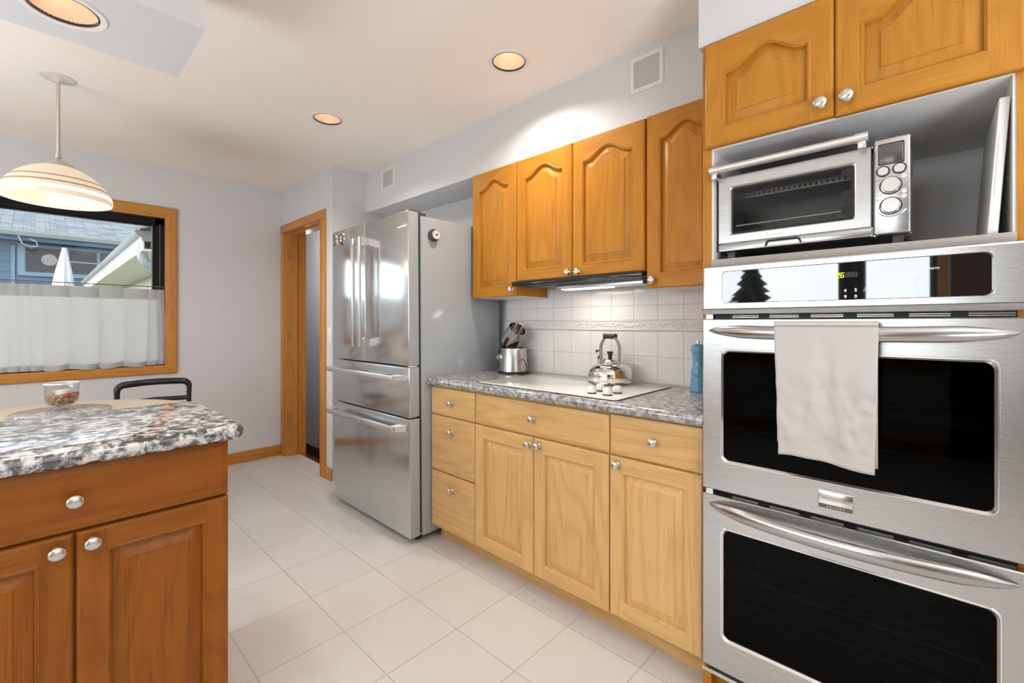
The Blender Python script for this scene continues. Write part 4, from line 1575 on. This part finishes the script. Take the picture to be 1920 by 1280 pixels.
k.tube([b0 + sd * 0.056 + pv * 0.02 + Vector((0, 0, 0.070)), b0 + sd * 0.072 + pv * 0.022 + Vector((0, 0, 0.098)), b0 + sd * 0.077 + pv * 0.024 + Vector((0, 0, 0.114))], [0.024, 0.017, 0.014], 16)
k.build('spout', M['bright'], kt)
k = MB()
e0 = b0 + sd * 0.077 + pv * 0.024 + Vector((0, 0, 0.112))
k.tube([e0, e0 + Vector((0, 0, 0.012))], 0.0145, 14)
k.tube([e0 + sd * 0.008 + Vector((0, 0, 0.010)), e0 - sd * 0.004 + Vector((0, 0, 0.026)), e0 + sd * 0.004 + Vector((0, 0, 0.040)), e0 + sd * 0.020 + Vector((0, 0, 0.043)), e0 + sd * 0.026 + Vector((0, 0, 0.034))], 0.005, 8)
k.build('whistle', M['grip'], kt)

# small steel appliance with a tilted open cylinder --------------------------------------------
GX, GY = 1.965, 1.822
ap = thing('countertop_appliance', 'brushed steel small appliance with a tilted open cylinder, on the worktop by the refrigerator', 'kitchen appliance', (GX, GY, 0.916))
MB().lathe([(0, 0), (0.092, 0), (0.094, 0.004), (0.092, 0.014), (0.0, 0.014)], (GX, GY, 0.9165), (0, 0, 1), 32).build('base', M['blackmat'], ap)
MB().lathe([(0.089, 0.014), (0.089, 0.018), (0.080, 0.145), (0.078, 0.150), (0.0, 0.150)], (GX, GY, 0.9165), (0, 0, 1), 40).build('body', steel('appliance_steel', axis='z', rough=0.24), ap)
MB().lathe([(0.0, 0.150), (0.060, 0.150), (0.058, 0.156), (0, 0.156)], (GX, GY, 0.9165), (0, 0, 1), 28).build('top_plate', M['blackmat'], ap)
cd = Vector((-0.12, -0.60, 0.60)).normalized()
c0 = Vector((GX - 0.008, GY + 0.038, 1.088))
MB().lathe([(0, -0.02), (0.030, -0.02), (0.030, 0.01), (0.052, 0.018), (0.055, 0.135), (0.052, 0.135), (0.049, 0.03), (0.0, 0.028)], c0, cd, 36).build('cylinder', M['bright'], ap)
sd2 = cd.cross(Vector((1, 0, 0))).normalized()
fo = Vector((-1, -0.35, 0.0)).normalized()
fo = (fo - cd * fo.dot(cd)).normalized()
k = MB().tube([c0 + cd * -0.045 + fo * 0.047, c0 + cd * 0.0 + fo * 0.053, c0 + cd * 0.075 + fo * 0.054], 0.011, 10)
k.build('handle', M['blackmat'], ap)
dirk = Vector((-0.86, 0.05, 0)).normalized()
dp = Vector((GX, GY + 0.035, 1.012)) + dirk * 0.074
MB().lathe([(0, 0), (0.021, 0), (0.021, 0.006), (0.015, 0.008), (0.013, 0.020), (0, 0.021)], dp, dirk, 24).build('dial', M['bright'], ap)
k = MB()
k.tube([(GX - 0.01, GY - 0.078, 1.005), (GX - 0.03, GY - 0.12, 0.995), (GX - 0.045, GY - 0.145, 0.965), (GX - 0.045, GY - 0.14, 0.935), (GX - 0.035, GY - 0.115, 0.922), (GX - 0.02, GY - 0.085, 0.920)], 0.003, 8)
k.build('power_cord', M['blackmat'], ap)
MB().tube([(GX - 0.05, GY + 0.060, 0.925), (GX - 0.055, GY + 0.082, 0.96), (GX - 0.055, GY + 0.086, 1.0), (GX - 0.05, GY + 0.075, 1.045), (GX - 0.04, GY + 0.06, 1.064)], 0.004, 8).build('side_clip', M['blackmat'], ap)

# pepper mill ---------------------------------------------------------------------------------
PX, PY = 1.975, 0.728
pm = thing('pepper_mill', 'tall blue lacquered pepper mill on the worktop beside the wall oven', 'pepper mill', (PX, PY, 0.916))
MB().lathe([(0, 0), (0.031, 0), (0.033, 0.006), (0.030, 0.018), (0.032, 0.026), (0.030, 0.034), (0.0315, 0.042), (0.0295, 0.052), (0.031, 0.058), (0.030, 0.062), (0.027, 0.066), (0.030, 0.078), (0.030, 0.090), (0.025, 0.108), (0.0215, 0.124), (0.022, 0.142), (0.026, 0.152), (0.024, 0.157), (0.026, 0.160), (0.0245, 0.165), (0, 0.165)], (PX, PY, 0.9165), (0, 0, 1), 32).build('body', M['blue'], pm)
MB().lathe([(0, 0.165), (0.023, 0.165), (0.028, 0.172), (0.031, 0.184), (0.028, 0.197), (0.018, 0.206), (0.006, 0.209), (0, 0.209)], (PX, PY, 0.9165), (0, 0, 1), 32).build('head', M['blue'], pm)
MB().lathe([(0, 0.208), (0.0035, 0.208), (0.0035, 0.214), (0.008, 0.216), (0.0075, 0.221), (0, 0.222)], (PX, PY, 0.9165), (0, 0, 1), 14).build('finial', M['bright'], pm)

# soffit vents
for (ya, yb, lab) in ((0.818, 0.975, 'square white framed vent on the soffit above the right wall cabinets'), (2.915, 3.092, 'square white framed vent on the soffit above the refrigerator')):
    vt = thing('wall_vent', lab, 'vent', (1.83, (ya + yb) / 2, 2.32), 'soffit vents')
    k = MB()
    k.T = right_run(1.83, yb)
    w = yb - ya
    plate_with_hole(k, 0.002, w - 0.002, 2.246, 2.400, (0.018, w - 0.018, 2.262, 2.384), 0.006, 0.006)
    O = [[(i, 2.244 + i, d), (w - i, 2.244 + i, d), (w - i, 2.402 - i, d), (i, 2.402 - i, d)] for i, d in ((0.002, 0.006), (0, 0.004), (0, 0))]
    for A_, B_ in zip(O, O[1:]):
        k.add(A_ + B_, [(i, (i + 1) % 4, 4 + (i + 1) % 4, 4 + i) for i in range(4)])
    ring_skin(k, [[(*p, d) for p in rrect(0.018, w - 0.018, 2.262, 2.384, 0.006)] for d in (0.006, 0.001)])
    k.build('frame', M['whitepaint'], vt)
    MB().box(1.8275, 1.8295, ya + 0.016, yb - 0.016, 2.260, 2.386).build('grille', M['ventgrey'], vt)


# recessed lights -------------------------------------------------------------------------------
def can_light(x, y, z, label, lit=True):
    r = thing('recessed_light', label, 'ceiling light', (x, y, z), 'recessed ceiling lights')
    MB().lathe([(0.078, 0.001), (0.080, -0.003), (0.094, -0.004), (0.098, -0.001), (0.098, 0.0)], (x, y, z), (0, 0, 1), 48).build('trim_ring', M['whitepaint'], r)
    MB().lathe([(0.0785, -0.0015), (0.0745, -0.002), (0.0745, 0.006), (0.0785, 0.006)], (x, y, z), (0, 0, 1), 48).build('inner_ring', M['black'], r)
    MB().lathe([(0.0748, 0.0), (0.074, 0.03), (0.069, 0.08), (0.058, 0.125), (0.046, 0.15)], (x, y, z), (0, 0, 1), 40).build('reflector', M['bronze'], r)
    MB().lathe([(0.0, 0.125), (0.022, 0.128), (0.038, 0.138), (0.046, 0.15), (0.0, 0.152)], (x, y, z), (0, 0, 1), 32).build('bulb', M['lampwhite'], r)
    return r


def can_lamp(x, y, z, p):
    area('recessed_light_lamp', (x, y, z - 0.006), (0, 0, 0), 0.12, p, WARM, True, radians(140))


labs = ['round recessed ceiling light nearest the wall cabinets', 'round recessed ceiling light in front of the refrigerator']
for i, (x, y) in enumerate(CANS):
    if i < 2:
        can_light(x, y, ZC, labs[i])
    else:
        can_light(x, y, ZC, ['recessed ceiling light near the left window towards the table', 'recessed ceiling light in the near left of the room', 'recessed ceiling light behind the photographer'][i - 2])
    can_lamp(x, y, ZC, CAN_POWER)
can_light(IS_CAN[0], IS_CAN[1], SOFF_Z, 'recessed light in the dropped box above the island')
can_lamp(IS_CAN[0], IS_CAN[1], SOFF_Z, CAN_POWER * 0.5)
HL = bpy.data.lights.new('hall_lamp', 'POINT')  # unseen fill light added to brighten the hall, without a fixture
HL.energy, HL.color, HL.shadow_soft_size = 9.0, (1, 0.97, 0.95), 0.12
ho = bpy.data.objects.new('hall_lamp', HL)
ho.location = (1.95, 5.0, 2.0)
C.objects.link(ho)

# pendant ---------------------------------------------------------------------------------------
PXX, PYY = 0.070, 3.168
pd = thing('pendant_lamp', 'lit pendant lamp with a wide striped glass dome hanging over the table', 'pendant lamp', (PXX, PYY, ZC))
O3 = (PXX, PYY, 0)
MB().lathe([(0, 2.44), (0.066, 2.44), (0.066, 2.437), (0.045, 2.430), (0.015, 2.424), (0.008, 2.418), (0, 2.418)], O3, (0, 0, 1), 36).build('canopy', simple('canopy_cream', (0.72, 0.66, 0.58), 0.35, metal=0.2), pd)
MB().cyl((PXX, PYY, 2.055), (PXX, PYY, 2.425), 0.0075, n=14).build('stem', M['nickel'], pd)
MB().lathe([(0.0075, 2.065), (0.011, 2.062), (0.011, 2.050), (0.014, 2.047), (0.014, 2.040), (0.030, 2.030), (0.058, 2.008), (0.070, 1.992), (0.068, 1.990), (0.0, 2.012)], O3, (0, 0, 1), 36).build('cap', M['nickel'], pd)
prof = [(0.066, 1.993), (0.095, 1.980), (0.125, 1.962), (0.150, 1.941), (0.166, 1.924), (0.180, 1.905), (0.190, 1.888), (0.198, 1.868), (0.203, 1.850), (0.205, 1.838), (0.204, 1.830), (0.199, 1.826)]
sh = MB().lathe(prof, O3, (0, 0, 1), 64).build('glass_shade', M['shade'], pd)
for (r0, z0, r1, z1) in ((0.171, 1.9195, 0.1745, 1.9145), (0.1895, 1.8905, 0.1925, 1.8845)):
    MB().lathe([(r0 + .0008, z0), (r1 + .0008, z1)], O3, (0, 0, 1), 64).build('etched_line', M['shadeline'], sh, fix=False)
MB().lathe([(0.2000, 1.8665), (0.2042, 1.849)], O3, (0, 0, 1), 64).build('clear_band', M['shadeclear'], sh, fix=False)
MB().lathe([(0.2035, 1.832), (0.198, 1.8255), (0.185, 1.8285)], O3, (0, 0, 1), 64).build('rim', M['shadeclear'], sh, fix=False)
MB().lathe([(0.0, 1.985), (0.060, 1.985), (0.060, 1.872), (0.0, 1.872)], O3, (0, 0, 1), 32).build('inner_glass', M['tube'], pd)
PL = bpy.data.lights.new('pendant_bulb', 'POINT')
PL.energy = 0.8
PL.color = WARM
PL.shadow_soft_size = 0.05
po = bpy.data.objects.new('pendant_bulb', PL)
po.location = (PXX, PYY, 1.78)
C.objects.link(po)

# island -----------------------------------------------------------------------------------------
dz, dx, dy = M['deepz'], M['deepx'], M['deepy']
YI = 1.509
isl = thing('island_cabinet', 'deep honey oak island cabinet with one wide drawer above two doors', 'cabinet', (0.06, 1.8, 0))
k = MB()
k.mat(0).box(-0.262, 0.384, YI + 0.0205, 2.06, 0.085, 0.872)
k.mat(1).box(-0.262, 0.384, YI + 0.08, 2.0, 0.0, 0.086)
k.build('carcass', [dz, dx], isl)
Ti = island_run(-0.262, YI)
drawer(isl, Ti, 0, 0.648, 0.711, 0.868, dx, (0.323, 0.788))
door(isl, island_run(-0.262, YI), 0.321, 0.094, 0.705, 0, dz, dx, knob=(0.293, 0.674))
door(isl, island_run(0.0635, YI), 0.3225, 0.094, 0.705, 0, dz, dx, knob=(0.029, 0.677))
isl2 = thing('island_cabinet', 'second oak island cabinet further along, out past the left edge of the photo', 'cabinet', (-0.6, 1.8, 0))
k = MB()
k.mat(0).box(-0.95, -0.266, YI + 0.0205, 2.06, 0.085, 0.872)
k.mat(1).box(-0.95, -0.266, YI + 0.08, 2.0, 0.0, 0.086)
k.build('carcass', [dz, dx], isl2)
drawer(isl2, island_run(-0.95, YI), 0, 0.682, 0.711, 0.868, dx, (0.341, 0.788))
door(isl2, island_run(-0.95, YI), 0.34, 0.094, 0.705, 0, dz, dx, knob=(0.31, 0.674))
door(isl2, island_run(-0.6075, YI), 0.34, 0.094, 0.705, 0, dz, dx, knob=(0.03, 0.674))
o = MB().slab(-0.99, 0.424, 1.472, 2.085, 0.8735, 0.916, 0.035, 0.016, 8).build('island_worktop', M['granite'])
tag(o, 'black and white mottled stone-look worktop with a rounded edge on the island', 'countertop')

# dining table -------------------------------------------------------------------------------------
TX, TY, TZ = -0.02, 3.10, 0.75
tb = thing('dining_table', 'round pale birch dining table behind the island', 'table', (TX, TY, 0))
MB().lathe([(0, TZ - 0.032), (0.600, TZ - 0.032), (0.622, TZ - 0.022), (0.626, TZ - 0.008), (0.620, TZ), (0, TZ)], (TX, TY, 0), (0, 0, 1), 80).build('tabletop', M['table'], tb)
MB().lathe([(0, 0.03), (0.07, 0.05), (0.05, 0.12), (0.045, 0.4), (0.06, 0.62), (0.12, 0.70), (0.12, TZ - 0.032), (0, TZ - 0.032)], (TX, TY, 0), (0, 0, 1), 28).build('pedestal', M['table'], tb)
for i in range(4):
    a = pi / 4 + i * pi / 2
    MB().tube([(TX + 0.04 * cos(a), TY + 0.04 * sin(a), 0.10), (TX + 0.25 * cos(a), TY + 0.25 * sin(a), 0.06), (TX + 0.40 * cos(a), TY + 0.40 * sin(a), 0.025)], [0.032, 0.028, 0.022], 12).build('foot', M['table'], tb)

DX, DY = 0.085, 3.27
o = MB().lathe([(0, TZ + 0.001), (0.186, TZ + 0.001), (0.193, TZ + 0.005), (0.193, TZ + 0.012), (0.189, TZ + 0.015), (0, TZ + 0.015)], (DX, DY, 0), (0, 0, 1), 56).build('stone_turntable', M['granite3'])
tag(o, 'flat round mottled stone board on the table under the glass bowl', 'serving board')

BX, BY, BZ = 0.086, 3.285, TZ + 0.0155
bowl = thing('glass_bowl', 'clear footed glass bowl holding corks and a candle on the table', 'bowl', (BX, BY, BZ))
MB().lathe([(0, 0.0), (0.046, 0.0), (0.046, 0.003), (0.020, 0.007), (0.013, 0.012), (0.014, 0.018), (0.030, 0.021)], (BX, BY, BZ), (0, 0, 1), 40).build('foot', M['clearglass'], bowl)
outer = [(0.0, 0.020), (0.030, 0.021), (0.050, 0.029), (0.062, 0.046), (0.065, 0.065), (0.066, 0.138)]
inner = [(0.0635, 0.138), (0.0625, 0.066), (0.0595, 0.049), (0.048, 0.034), (0.03, 0.026), (0, 0.025)]
MB().lathe(outer + inner, (BX, BY, BZ), (0, 0, 1), 48).build('bowl', M['clearglass'], bowl)
MB().tube([(BX + 0.0655 * cos(2 * pi * i / 40), BY + 0.0655 * sin(2 * pi * i / 40), BZ + 0.1385) for i in range(40)], 0.0042, 8, True).build('rim', simple('glass_rim', (0.78, 0.79, 0.79), 0.08, spec=0.8), bowl)
cn = thing('candle', 'thick cream candle standing among corks in the glass bowl', 'candle', (BX + 0.004, BY, BZ + 0.05))
MB().lathe([(0, 0.040), (0.029, 0.040), (0.031, 0.043), (0.031, 0.098), (0.029, 0.102), (0.016, 0.100), (0, 0.099)], (BX + 0.006, BY + 0.004, BZ), (0, 0, 1), 32).build('wax_pillar', M['wax'], cn)
k = MB().tube([(BX + 0.006, BY, BZ + 0.098), (BX + 0.004, BY, BZ + 0.107), (BX + 0.014, BY, BZ + 0.112), (BX + 0.020, BY, BZ + 0.105)], 0.0014, 6)
k.build('wick', M['wick'], cn)
rr = random.Random(11)
cork_me = None
spots = []
for ring, (rad, zz, n) in enumerate(((0.036, 0.042, 9), (0.046, 0.058, 12), (0.047, 0.076, 12))):
    for i in range(n):
        spots.append((rad, zz, 2 * pi * (i + 0.5 * (ring % 2)) / n))
proto = None
for i, (rad, zz, a) in enumerate(spots):
    if proto is None:
        k = MB().lathe([(0, -0.0135), (0.0085, -0.0135), (0.0095, -0.012), (0.0095, 0.012), (0.0085, 0.0135), (0, 0.0135)], (0, 0, 0), (0, 0, 1), 14)
        proto = k.build('wine_cork', M['cork'])
        o = proto
    else:
        o = proto.copy()
        C.objects.link(o)
    o.location = (BX + rad * cos(a), BY + rad * sin(a), BZ + zz + rr.uniform(-.003, .003))
    o.rotation_euler = (pi / 2 + rr.uniform(-.3, .3), rr.uniform(-.5, .5), a + rr.uniform(-0.6, 0.6) + (pi / 2 if rr.random() < .5 else 0))
    tag(o, 'brown cork lying with the others around the candle in the glass bowl', 'cork', 'corks in the glass bowl')
red = proto.data.copy()
red.materials[0] = M['corkred']
for (dx_, dy_, dz_, rot, lab) in ((0.022, -0.044, 0.081, 0.3, 'red stained cork leaning on the front of the candle'), (0.048, -0.012, 0.080, 1.2, 'red stained cork at the right side of the glass bowl')):
    o = bpy.data.objects.new('wine_cork', red)
    C.objects.link(o)
    o.location = (BX + dx_, BY + dy_, BZ + dz_)
    o.rotation_euler = (1.35, 0.1, rot)
    tag(o, lab, 'cork')

# chair at the wall side of the table
CX, CY = 0.555, 3.90
ch = thing('dining_chair', 'black lacquered chair with an open looped back behind the table', 'chair', (CX, CY, 0))


def loopback():
    pts = []
    h, hw = 0.812, 0.197
    pts += [(-hw + 0.006, 0.0, 0.44), (-hw + 0.002, 0.010, 0.60), (-hw, 0.018, 0.745)]
    for i in range(1, 7):
        a = pi - pi / 2 * i / 6
        pts.append((-hw + 0.045 + 0.045 * cos(a), 0.020 + 0.006 * i / 6, 0.762 + 0.040 * sin(a)))
    for i in range(1, 12):
        t = i / 12
        pts.append((-hw + 0.045 + (2 * hw - 0.09) * t, 0.026 + 0.03 * sin(pi * t), 0.802 + 0.004 * sin(pi * t)))
    for i in range(0, 7):
        a = pi / 2 - pi / 2 * i / 6
        pts.append((hw - 0.045 + 0.045 * cos(a), 0.026 - 0.006 * i / 6, 0.762 + 0.040 * sin(a)))
    pts += [(hw, 0.018, 0.745), (hw - 0.004, 0.010, 0.60), (hw - 0.008, 0.0, 0.44)]
    return pts


pts = [(CX + p[0], CY + p[1], p[2]) for p in loopback()]
rs = []
for p in pts:
    top = max(0, min(1, (p[2] - 0.74) / 0.06))
    mid = 1 - abs(p[0] - CX) / 0.2
    rs.append(0.0145 + 0.0080 * top)
MB().tube(pts, rs, 14, up=(0, 1, 0.001)).build('back_frame', M['chairblack'], ch)
MB().tube([(CX - 0.19, CY + 0.015, 0.68), (CX, CY + 0.035, 0.685), (CX + 0.19, CY + 0.015, 0.68)], 0.016, 10).build('lower_rail', M['chairblack'], ch)
MB().slab(CX - 0.21, CX + 0.21, CY - 0.40, CY + 0.01, 0.43, 0.455, 0.05, 0.008).build('seat', M['chairblack'], ch)
for (x, y) in ((-0.185, -0.375), (0.185, -0.375), (-0.19, -0.005), (0.19, -0.005)):
    MB().tube([(CX + x, CY + y, 0.435), (CX + x * 1.04, CY + y + (0.02 if y > -0.1 else -0.01), 0.0)], [0.017, 0.012], 12).build('leg', M['chairblack'], ch)

# curtain, rod -----------------------------------------------------------------------------------
ZR = 1.500
o = MB().cyl((WX0 + 0.004, YF + 0.004, ZR), (WX1 - 0.004, YF + 0.004, ZR), 0.0032, n=10)
o = o.build('curtain_rod', M['brass'])
tag(o, 'thin dark brass café curtain rod across the middle of the window', 'curtain rod')
ringx = [-0.915, -0.80, -0.68, -0.55, -0.42, -0.29, -0.215, -0.139, -0.084, -0.040, 0.022, 0.153, 0.301, 0.438, 0.577, 0.636, 0.670]
cu = thing('curtain', 'sheer grey linen café curtain covering the lower half of the window', 'curtain', (0, YF, 1.48))


def pleat(x):
    """how far out the cloth stands between the rings, 0 at a ring"""
    for a, b in zip(ringx, ringx[1:]):
        if a <= x <= b:
            t = (x - a) / (b - a)
            return sin(pi * t) ** 0.7 * min(1, (b - a) / 0.13), t, b - a
    return 0, 0, 0.1


NX, NZ = 330, 30
x0c, x1c = -0.925, 0.680
vs = []
for j in range(NZ + 1):
    t = j / NZ
    for i in range(NX + 1):
        x = x0c + (x1c - x0c) * i / NX
        p, q, wd_ = pleat(x)
        z = 1.478 - 0.583 * t - 0.014 * t * p * (1 if wd_ > .09 else .3) * (0.5 + 0.5 * sin(x * 23 + 1))
        y = YF + 0.010 - p * (0.022 + 0.016 * t) * (0.55 + 0.6 * mnoise.noise((x * 6, 0.3, 2.0)) + 0.2)
        y += 0.004 * mnoise.noise((x * 14, t * 2.2, 5.0)) * t
        y = max(y, YF - 0.034)
        xx = x + 0.012 * mnoise.noise((x * 5, t * 1.5, 9.0)) * t + (0.012 * t * t if x > 0.6 else 0)
        xx = min(xx, WX1 - 0.004)
        vs.append((xx, y - 0.004 * t, z))
k = MB().add(vs, [(j * (NX + 1) + i, j * (NX + 1) + i + 1, (j + 1) * (NX + 1) + i + 1, (j + 1) * (NX + 1) + i) for j in range(NZ) for i in range(NX)])
k.build('cloth', M['curtain'], cu, smooth=80)


def hem(z0, z1, name):
    """the doubled strip of cloth at top and bottom, behind the sheet"""
    rows = [j for j in range(NZ + 1) if z0 <= j <= z1]
    v2 = []
    for j in rows:
        for i in range(NX + 1):
            p = vs[j * (NX + 1) + i]
            v2.append((p[0], p[1] + 0.0025, p[2]))
    mb = MB().add(v2, [(j * (NX + 1) + i, j * (NX + 1) + i + 1, (j + 1) * (NX + 1) + i + 1, (j + 1) * (NX + 1) + i) for j in range(len(rows) - 1) for i in range(NX)])
    mb.build(name, M['curtain'], cu, smooth=80)


hem(0, 4, 'top_hem')
hem(28, 30, 'bottom_hem')
for x in ringx:
    MB().tube([(x, YF + 0.004 + 0.0065 * cos(a), ZR - 0.0045 + 0.010 * sin(a)) for a in [2 * pi * i / 14 for i in range(14)]], 0.0012, 6, True).box(x - 0.001, x + 0.001, YF + 0.002, YF + 0.005, ZR - 0.026, ZR - 0.013).build('curtain_ring', M['brass'], cu)

# ------------------------------------------------------------------ outside the window
struct('ground', MB().box(-30, 12, 4.6, 40, -0.75, -0.65).box(-30, XL - 0.2, -20, 4.6, -0.75, -0.65), M['grass'])
nb = thing('neighbour_house', 'blue clapboard house with a grey shingle roof beyond the window', 'house', (2, 16, -0.65))
HX0, HX1, HY = -3.2, 9.0, 15.35
k = MB()
zz = -0.65
while zz < 3.05:
    k.prism([(HY, zz), (HY - 0.016, zz), (HY - 0.002, zz + 0.235), (HY, zz + 0.235)], 'x', HX0, HX1)
    zz += 0.235
k.box(HX0, HX1, HY, HY + 6, -0.65, 3.05)
k.build('clapboard_wall', M['siding'], nb)
rf = MB()
rf.add([(HX0 - 0.4, HY - 0.42, 3.32), (HX1 + 0.4, HY - 0.42, 3.32), (HX1 + 0.4, HY + 5.2, 5.4), (HX0 - 0.4, HY + 5.2, 5.4), (HX0 - 0.4, HY - 0.42, 3.26), (HX1 + 0.4, HY - 0.42, 3.26), (HX1 + 0.4, HY + 5.2, 5.34), (HX0 - 0.4, HY + 5.2, 5.34)],
       [(0, 1, 2, 3), (7, 6, 5, 4), (0, 4, 5, 1), (1, 5, 6, 2), (2, 6, 7, 3), (3, 7, 4, 0)])
rf.build('shingle_roof', M['shingle'], nb)
k = MB().prism([(HY - 0.36, 3.31), (HY - 0.50, 3.31), (HY - 0.50, 3.285), (HY - 0.47, 3.24), (HY - 0.45, 3.20), (HY - 0.36, 3.20)], 'x', HX0 - 0.4, HX1 + 0.4)
k.build('gutter', M['extwhite'], nb)
MB().box(HX0 - 0.4, HX1 + 0.4, HY - 0.36, HY, 3.10, 3.14).box(HX0 - 0.4, HX1 + 0.4, HY - 0.365, HY - 0.34, 3.10, 3.26).build('eave', M['siding'], nb)
k = MB()
WA, WB, W0, W1 = -0.20, 2.4, 2.42, 3.00
for (a, b, c, d) in ((WA - 0.12, WB + 0.12, W0 - 0.09, W0), (WA - 0.12, WB + 0.12, W1, W1 + 0.07), (WA - 0.12, WA, W0, W1), (WB, WB + 0.12, W0, W1), (0.455, 0.525, W0, W1), (1.02, 1.08, W0, W1)):
    k.box(a, b, HY - 0.07, HY, c, d)
k.build('window_frame', M['extframe'], nb)
MB().box(0.52, WB, HY - 0.055, HY - 0.03, 2.71, 2.735).build('muntin', M['extwhite'], nb)
for (a, b) in ((WA, 0.455), (0.525, 1.02), (1.08, WB)):
    MB().box(a, b, HY - 0.04, HY - 0.02, W0, W1).build('window_pane', M['extglass'], nb)
MB().box(-0.42, -0.36, HY - 0.03, HY, -0.6, 3.0).build('corner_board', M['extframe'], nb)
MB().tube([(-0.30, HY - 0.44, 3.20), (-0.24, HY - 0.46, 3.02), (-0.10, HY - 0.46, 2.95), (0.0, HY - 0.46, 3.0), (-0.02, HY - 0.46, 3.08), (-0.12, HY - 0.44, 3.14)], 0.012, 6).build('hanging_cable', M['extwhite'], nb)

um = thing('patio_umbrella', 'closed white patio umbrella standing in front of the blue house', 'umbrella', (0.26, 9, -0.65))
k = MB()
pr = [(0.0, 2.30), (0.022, 2.295), (0.030, 2.24), (0.045, 2.15), (0.075, 1.98), (0.10, 1.80), (0.12, 1.60), (0.13, 1.30), (0.11, 0.9), (0.08, 0.75)]
n = 32
vsu = []
for (r, z) in pr:
    for q in range(n):
        a = 2 * pi * q / n
        f = 1 + 0.10 * cos(8 * a)
        vsu.append((0.26 + r * f * cos(a) - 0.02 * (2.3 - z), 9 + r * f * sin(a), z))
k.add(vsu, [(i * n + q, i * n + (q + 1) % n, (i + 1) * n + (q + 1) % n, (i + 1) * n + q) for i in range(len(pr) - 1) for q in range(n)])
k.build('folded_canopy', M['umbrella'], um, smooth=60)
MB().cyl((0.24, 9, -0.62), (0.24, 9, 2.2), 0.02, n=12).build('pole', M['extwhite'], um)
MB().cyl((0.24, 9, -0.65), (0.24, 9, -0.57), 0.25, n=24).build('base', M['extwhite'], um)

wg = thing('house_wing', 'cream coloured eave and gutter of the house wing seen at the right of the window', 'house', (2.0, 9, -0.65))
GZ = 2.11
gp = [(0.64, GZ), (0.625, GZ - 0.01), (0.645, GZ - 0.045), (0.675, GZ - 0.06), (0.685, GZ - 0.10), (0.76, GZ - 0.10), (0.76, GZ)]
k = MB().prism(gp, 'y', 5.5, 13.4)
k.build('gutter', M['extwhite'], wg)
MB().prism(gp, 'y', 5.494, 5.502).build('gutter_end', M['endcap'], wg)
MB().box(0.76, 0.78, 5.5, 13.4, 1.93, GZ).box(0.70, 1.18, 5.5, 13.4, 1.915, 1.935).box(0.685, 0.70, 5.5, 13.4, 1.915, GZ - 0.10).build('eave_soffit', M['cream'], wg)
MB().box(1.16, 1.30, 5.5, 13.4, -0.65, 1.95).build('wing_wall', M['cream'], wg)
MB().add([(0.66, 5.45, GZ + 0.01), (0.66, 13.5, GZ + 0.01), (1.57, 13.5, GZ + 0.42), (1.57, 5.45, GZ + 0.42), (0.66, 5.45, GZ), (0.66, 13.5, GZ), (1.57, 13.5, GZ + 0.38), (1.57, 5.45, GZ + 0.38)], [(0, 1, 2, 3), (7, 6, 5, 4), (0, 4, 5, 1), (2, 6, 7, 3), (1, 5, 6, 2), (0, 3, 7, 4)]).build('wing_roof', M['shingle'], wg)
k = MB()
pts = [(0.705, 5.68, GZ - 0.10), (0.705, 5.68, GZ - 0.20), (0.712, 5.68, GZ - 0.245), (0.735, 5.68, GZ - 0.285), (0.77, 5.69, GZ - 0.312), (0.83, 5.70, GZ - 0.33), (1.14, 5.72, GZ - 0.40)]
fine, rad = [], []
for a, b in zip(pts, pts[1:]):
    for q in range(5):
        t = q / 5
        fine.append(tuple(a[i] + (b[i] - a[i]) * t for i in range(3)))
        rad.append(0.042 + 0.003 * (q % 2))
fine.append(pts[-1])
rad.append(0.042)
k.tube(fine, rad, 12)
k.tube([(1.11, 5.72, GZ - 0.36), (1.11, 5.72, -0.6)], 0.04, 10)
k.build('downspout', M['extwhite'], wg)

# conifers beyond the left window, seen only as reflections
rt = random.Random(4)


def conifer(x, y, h, r, label):
    t = thing('conifer', label, 'tree', (x, y, -0.65), 'conifers beyond the left window')
    MB().cyl((x, y, -0.65), (x, y, h * 0.5), 0.16, 0.08, 10).build('trunk', M['bark'], t)
    k = MB()
    nl = 13
    for i in range(nl):
        z = 0.3 + (h - 0.6) * i / nl
        rr_ = r * (1 - i / nl) + 0.12
        n = 14
        vs = [(x, y, z + h / nl * 1.5)]
        for q in range(n):
            a = 2 * pi * q / n + rt.random() * .3
            q_ = rr_ * (1.0 if q % 2 else 0.62) * rt.uniform(.8, 1.15)
            vs.append((x + q_ * cos(a), y + q_ * sin(a), z - rt.uniform(0, .25)))
        k.add(vs, [(0, 1 + q, 1 + (q + 1) % n) for q in range(n)] + [tuple(range(n, 0, -1))])
    k.build('foliage', M['needles'], t, smooth=0)


conifer(-13.0, 6.2, 5.2, 1.1, 'tall narrow conifer outside the left window')
conifer(-17.0, 5.2, 4.3, 1.5, 'broad conifer outside the left window')
conifer(-12.0, 3.9, 2.4, 0.9, 'small conifer outside the left window')
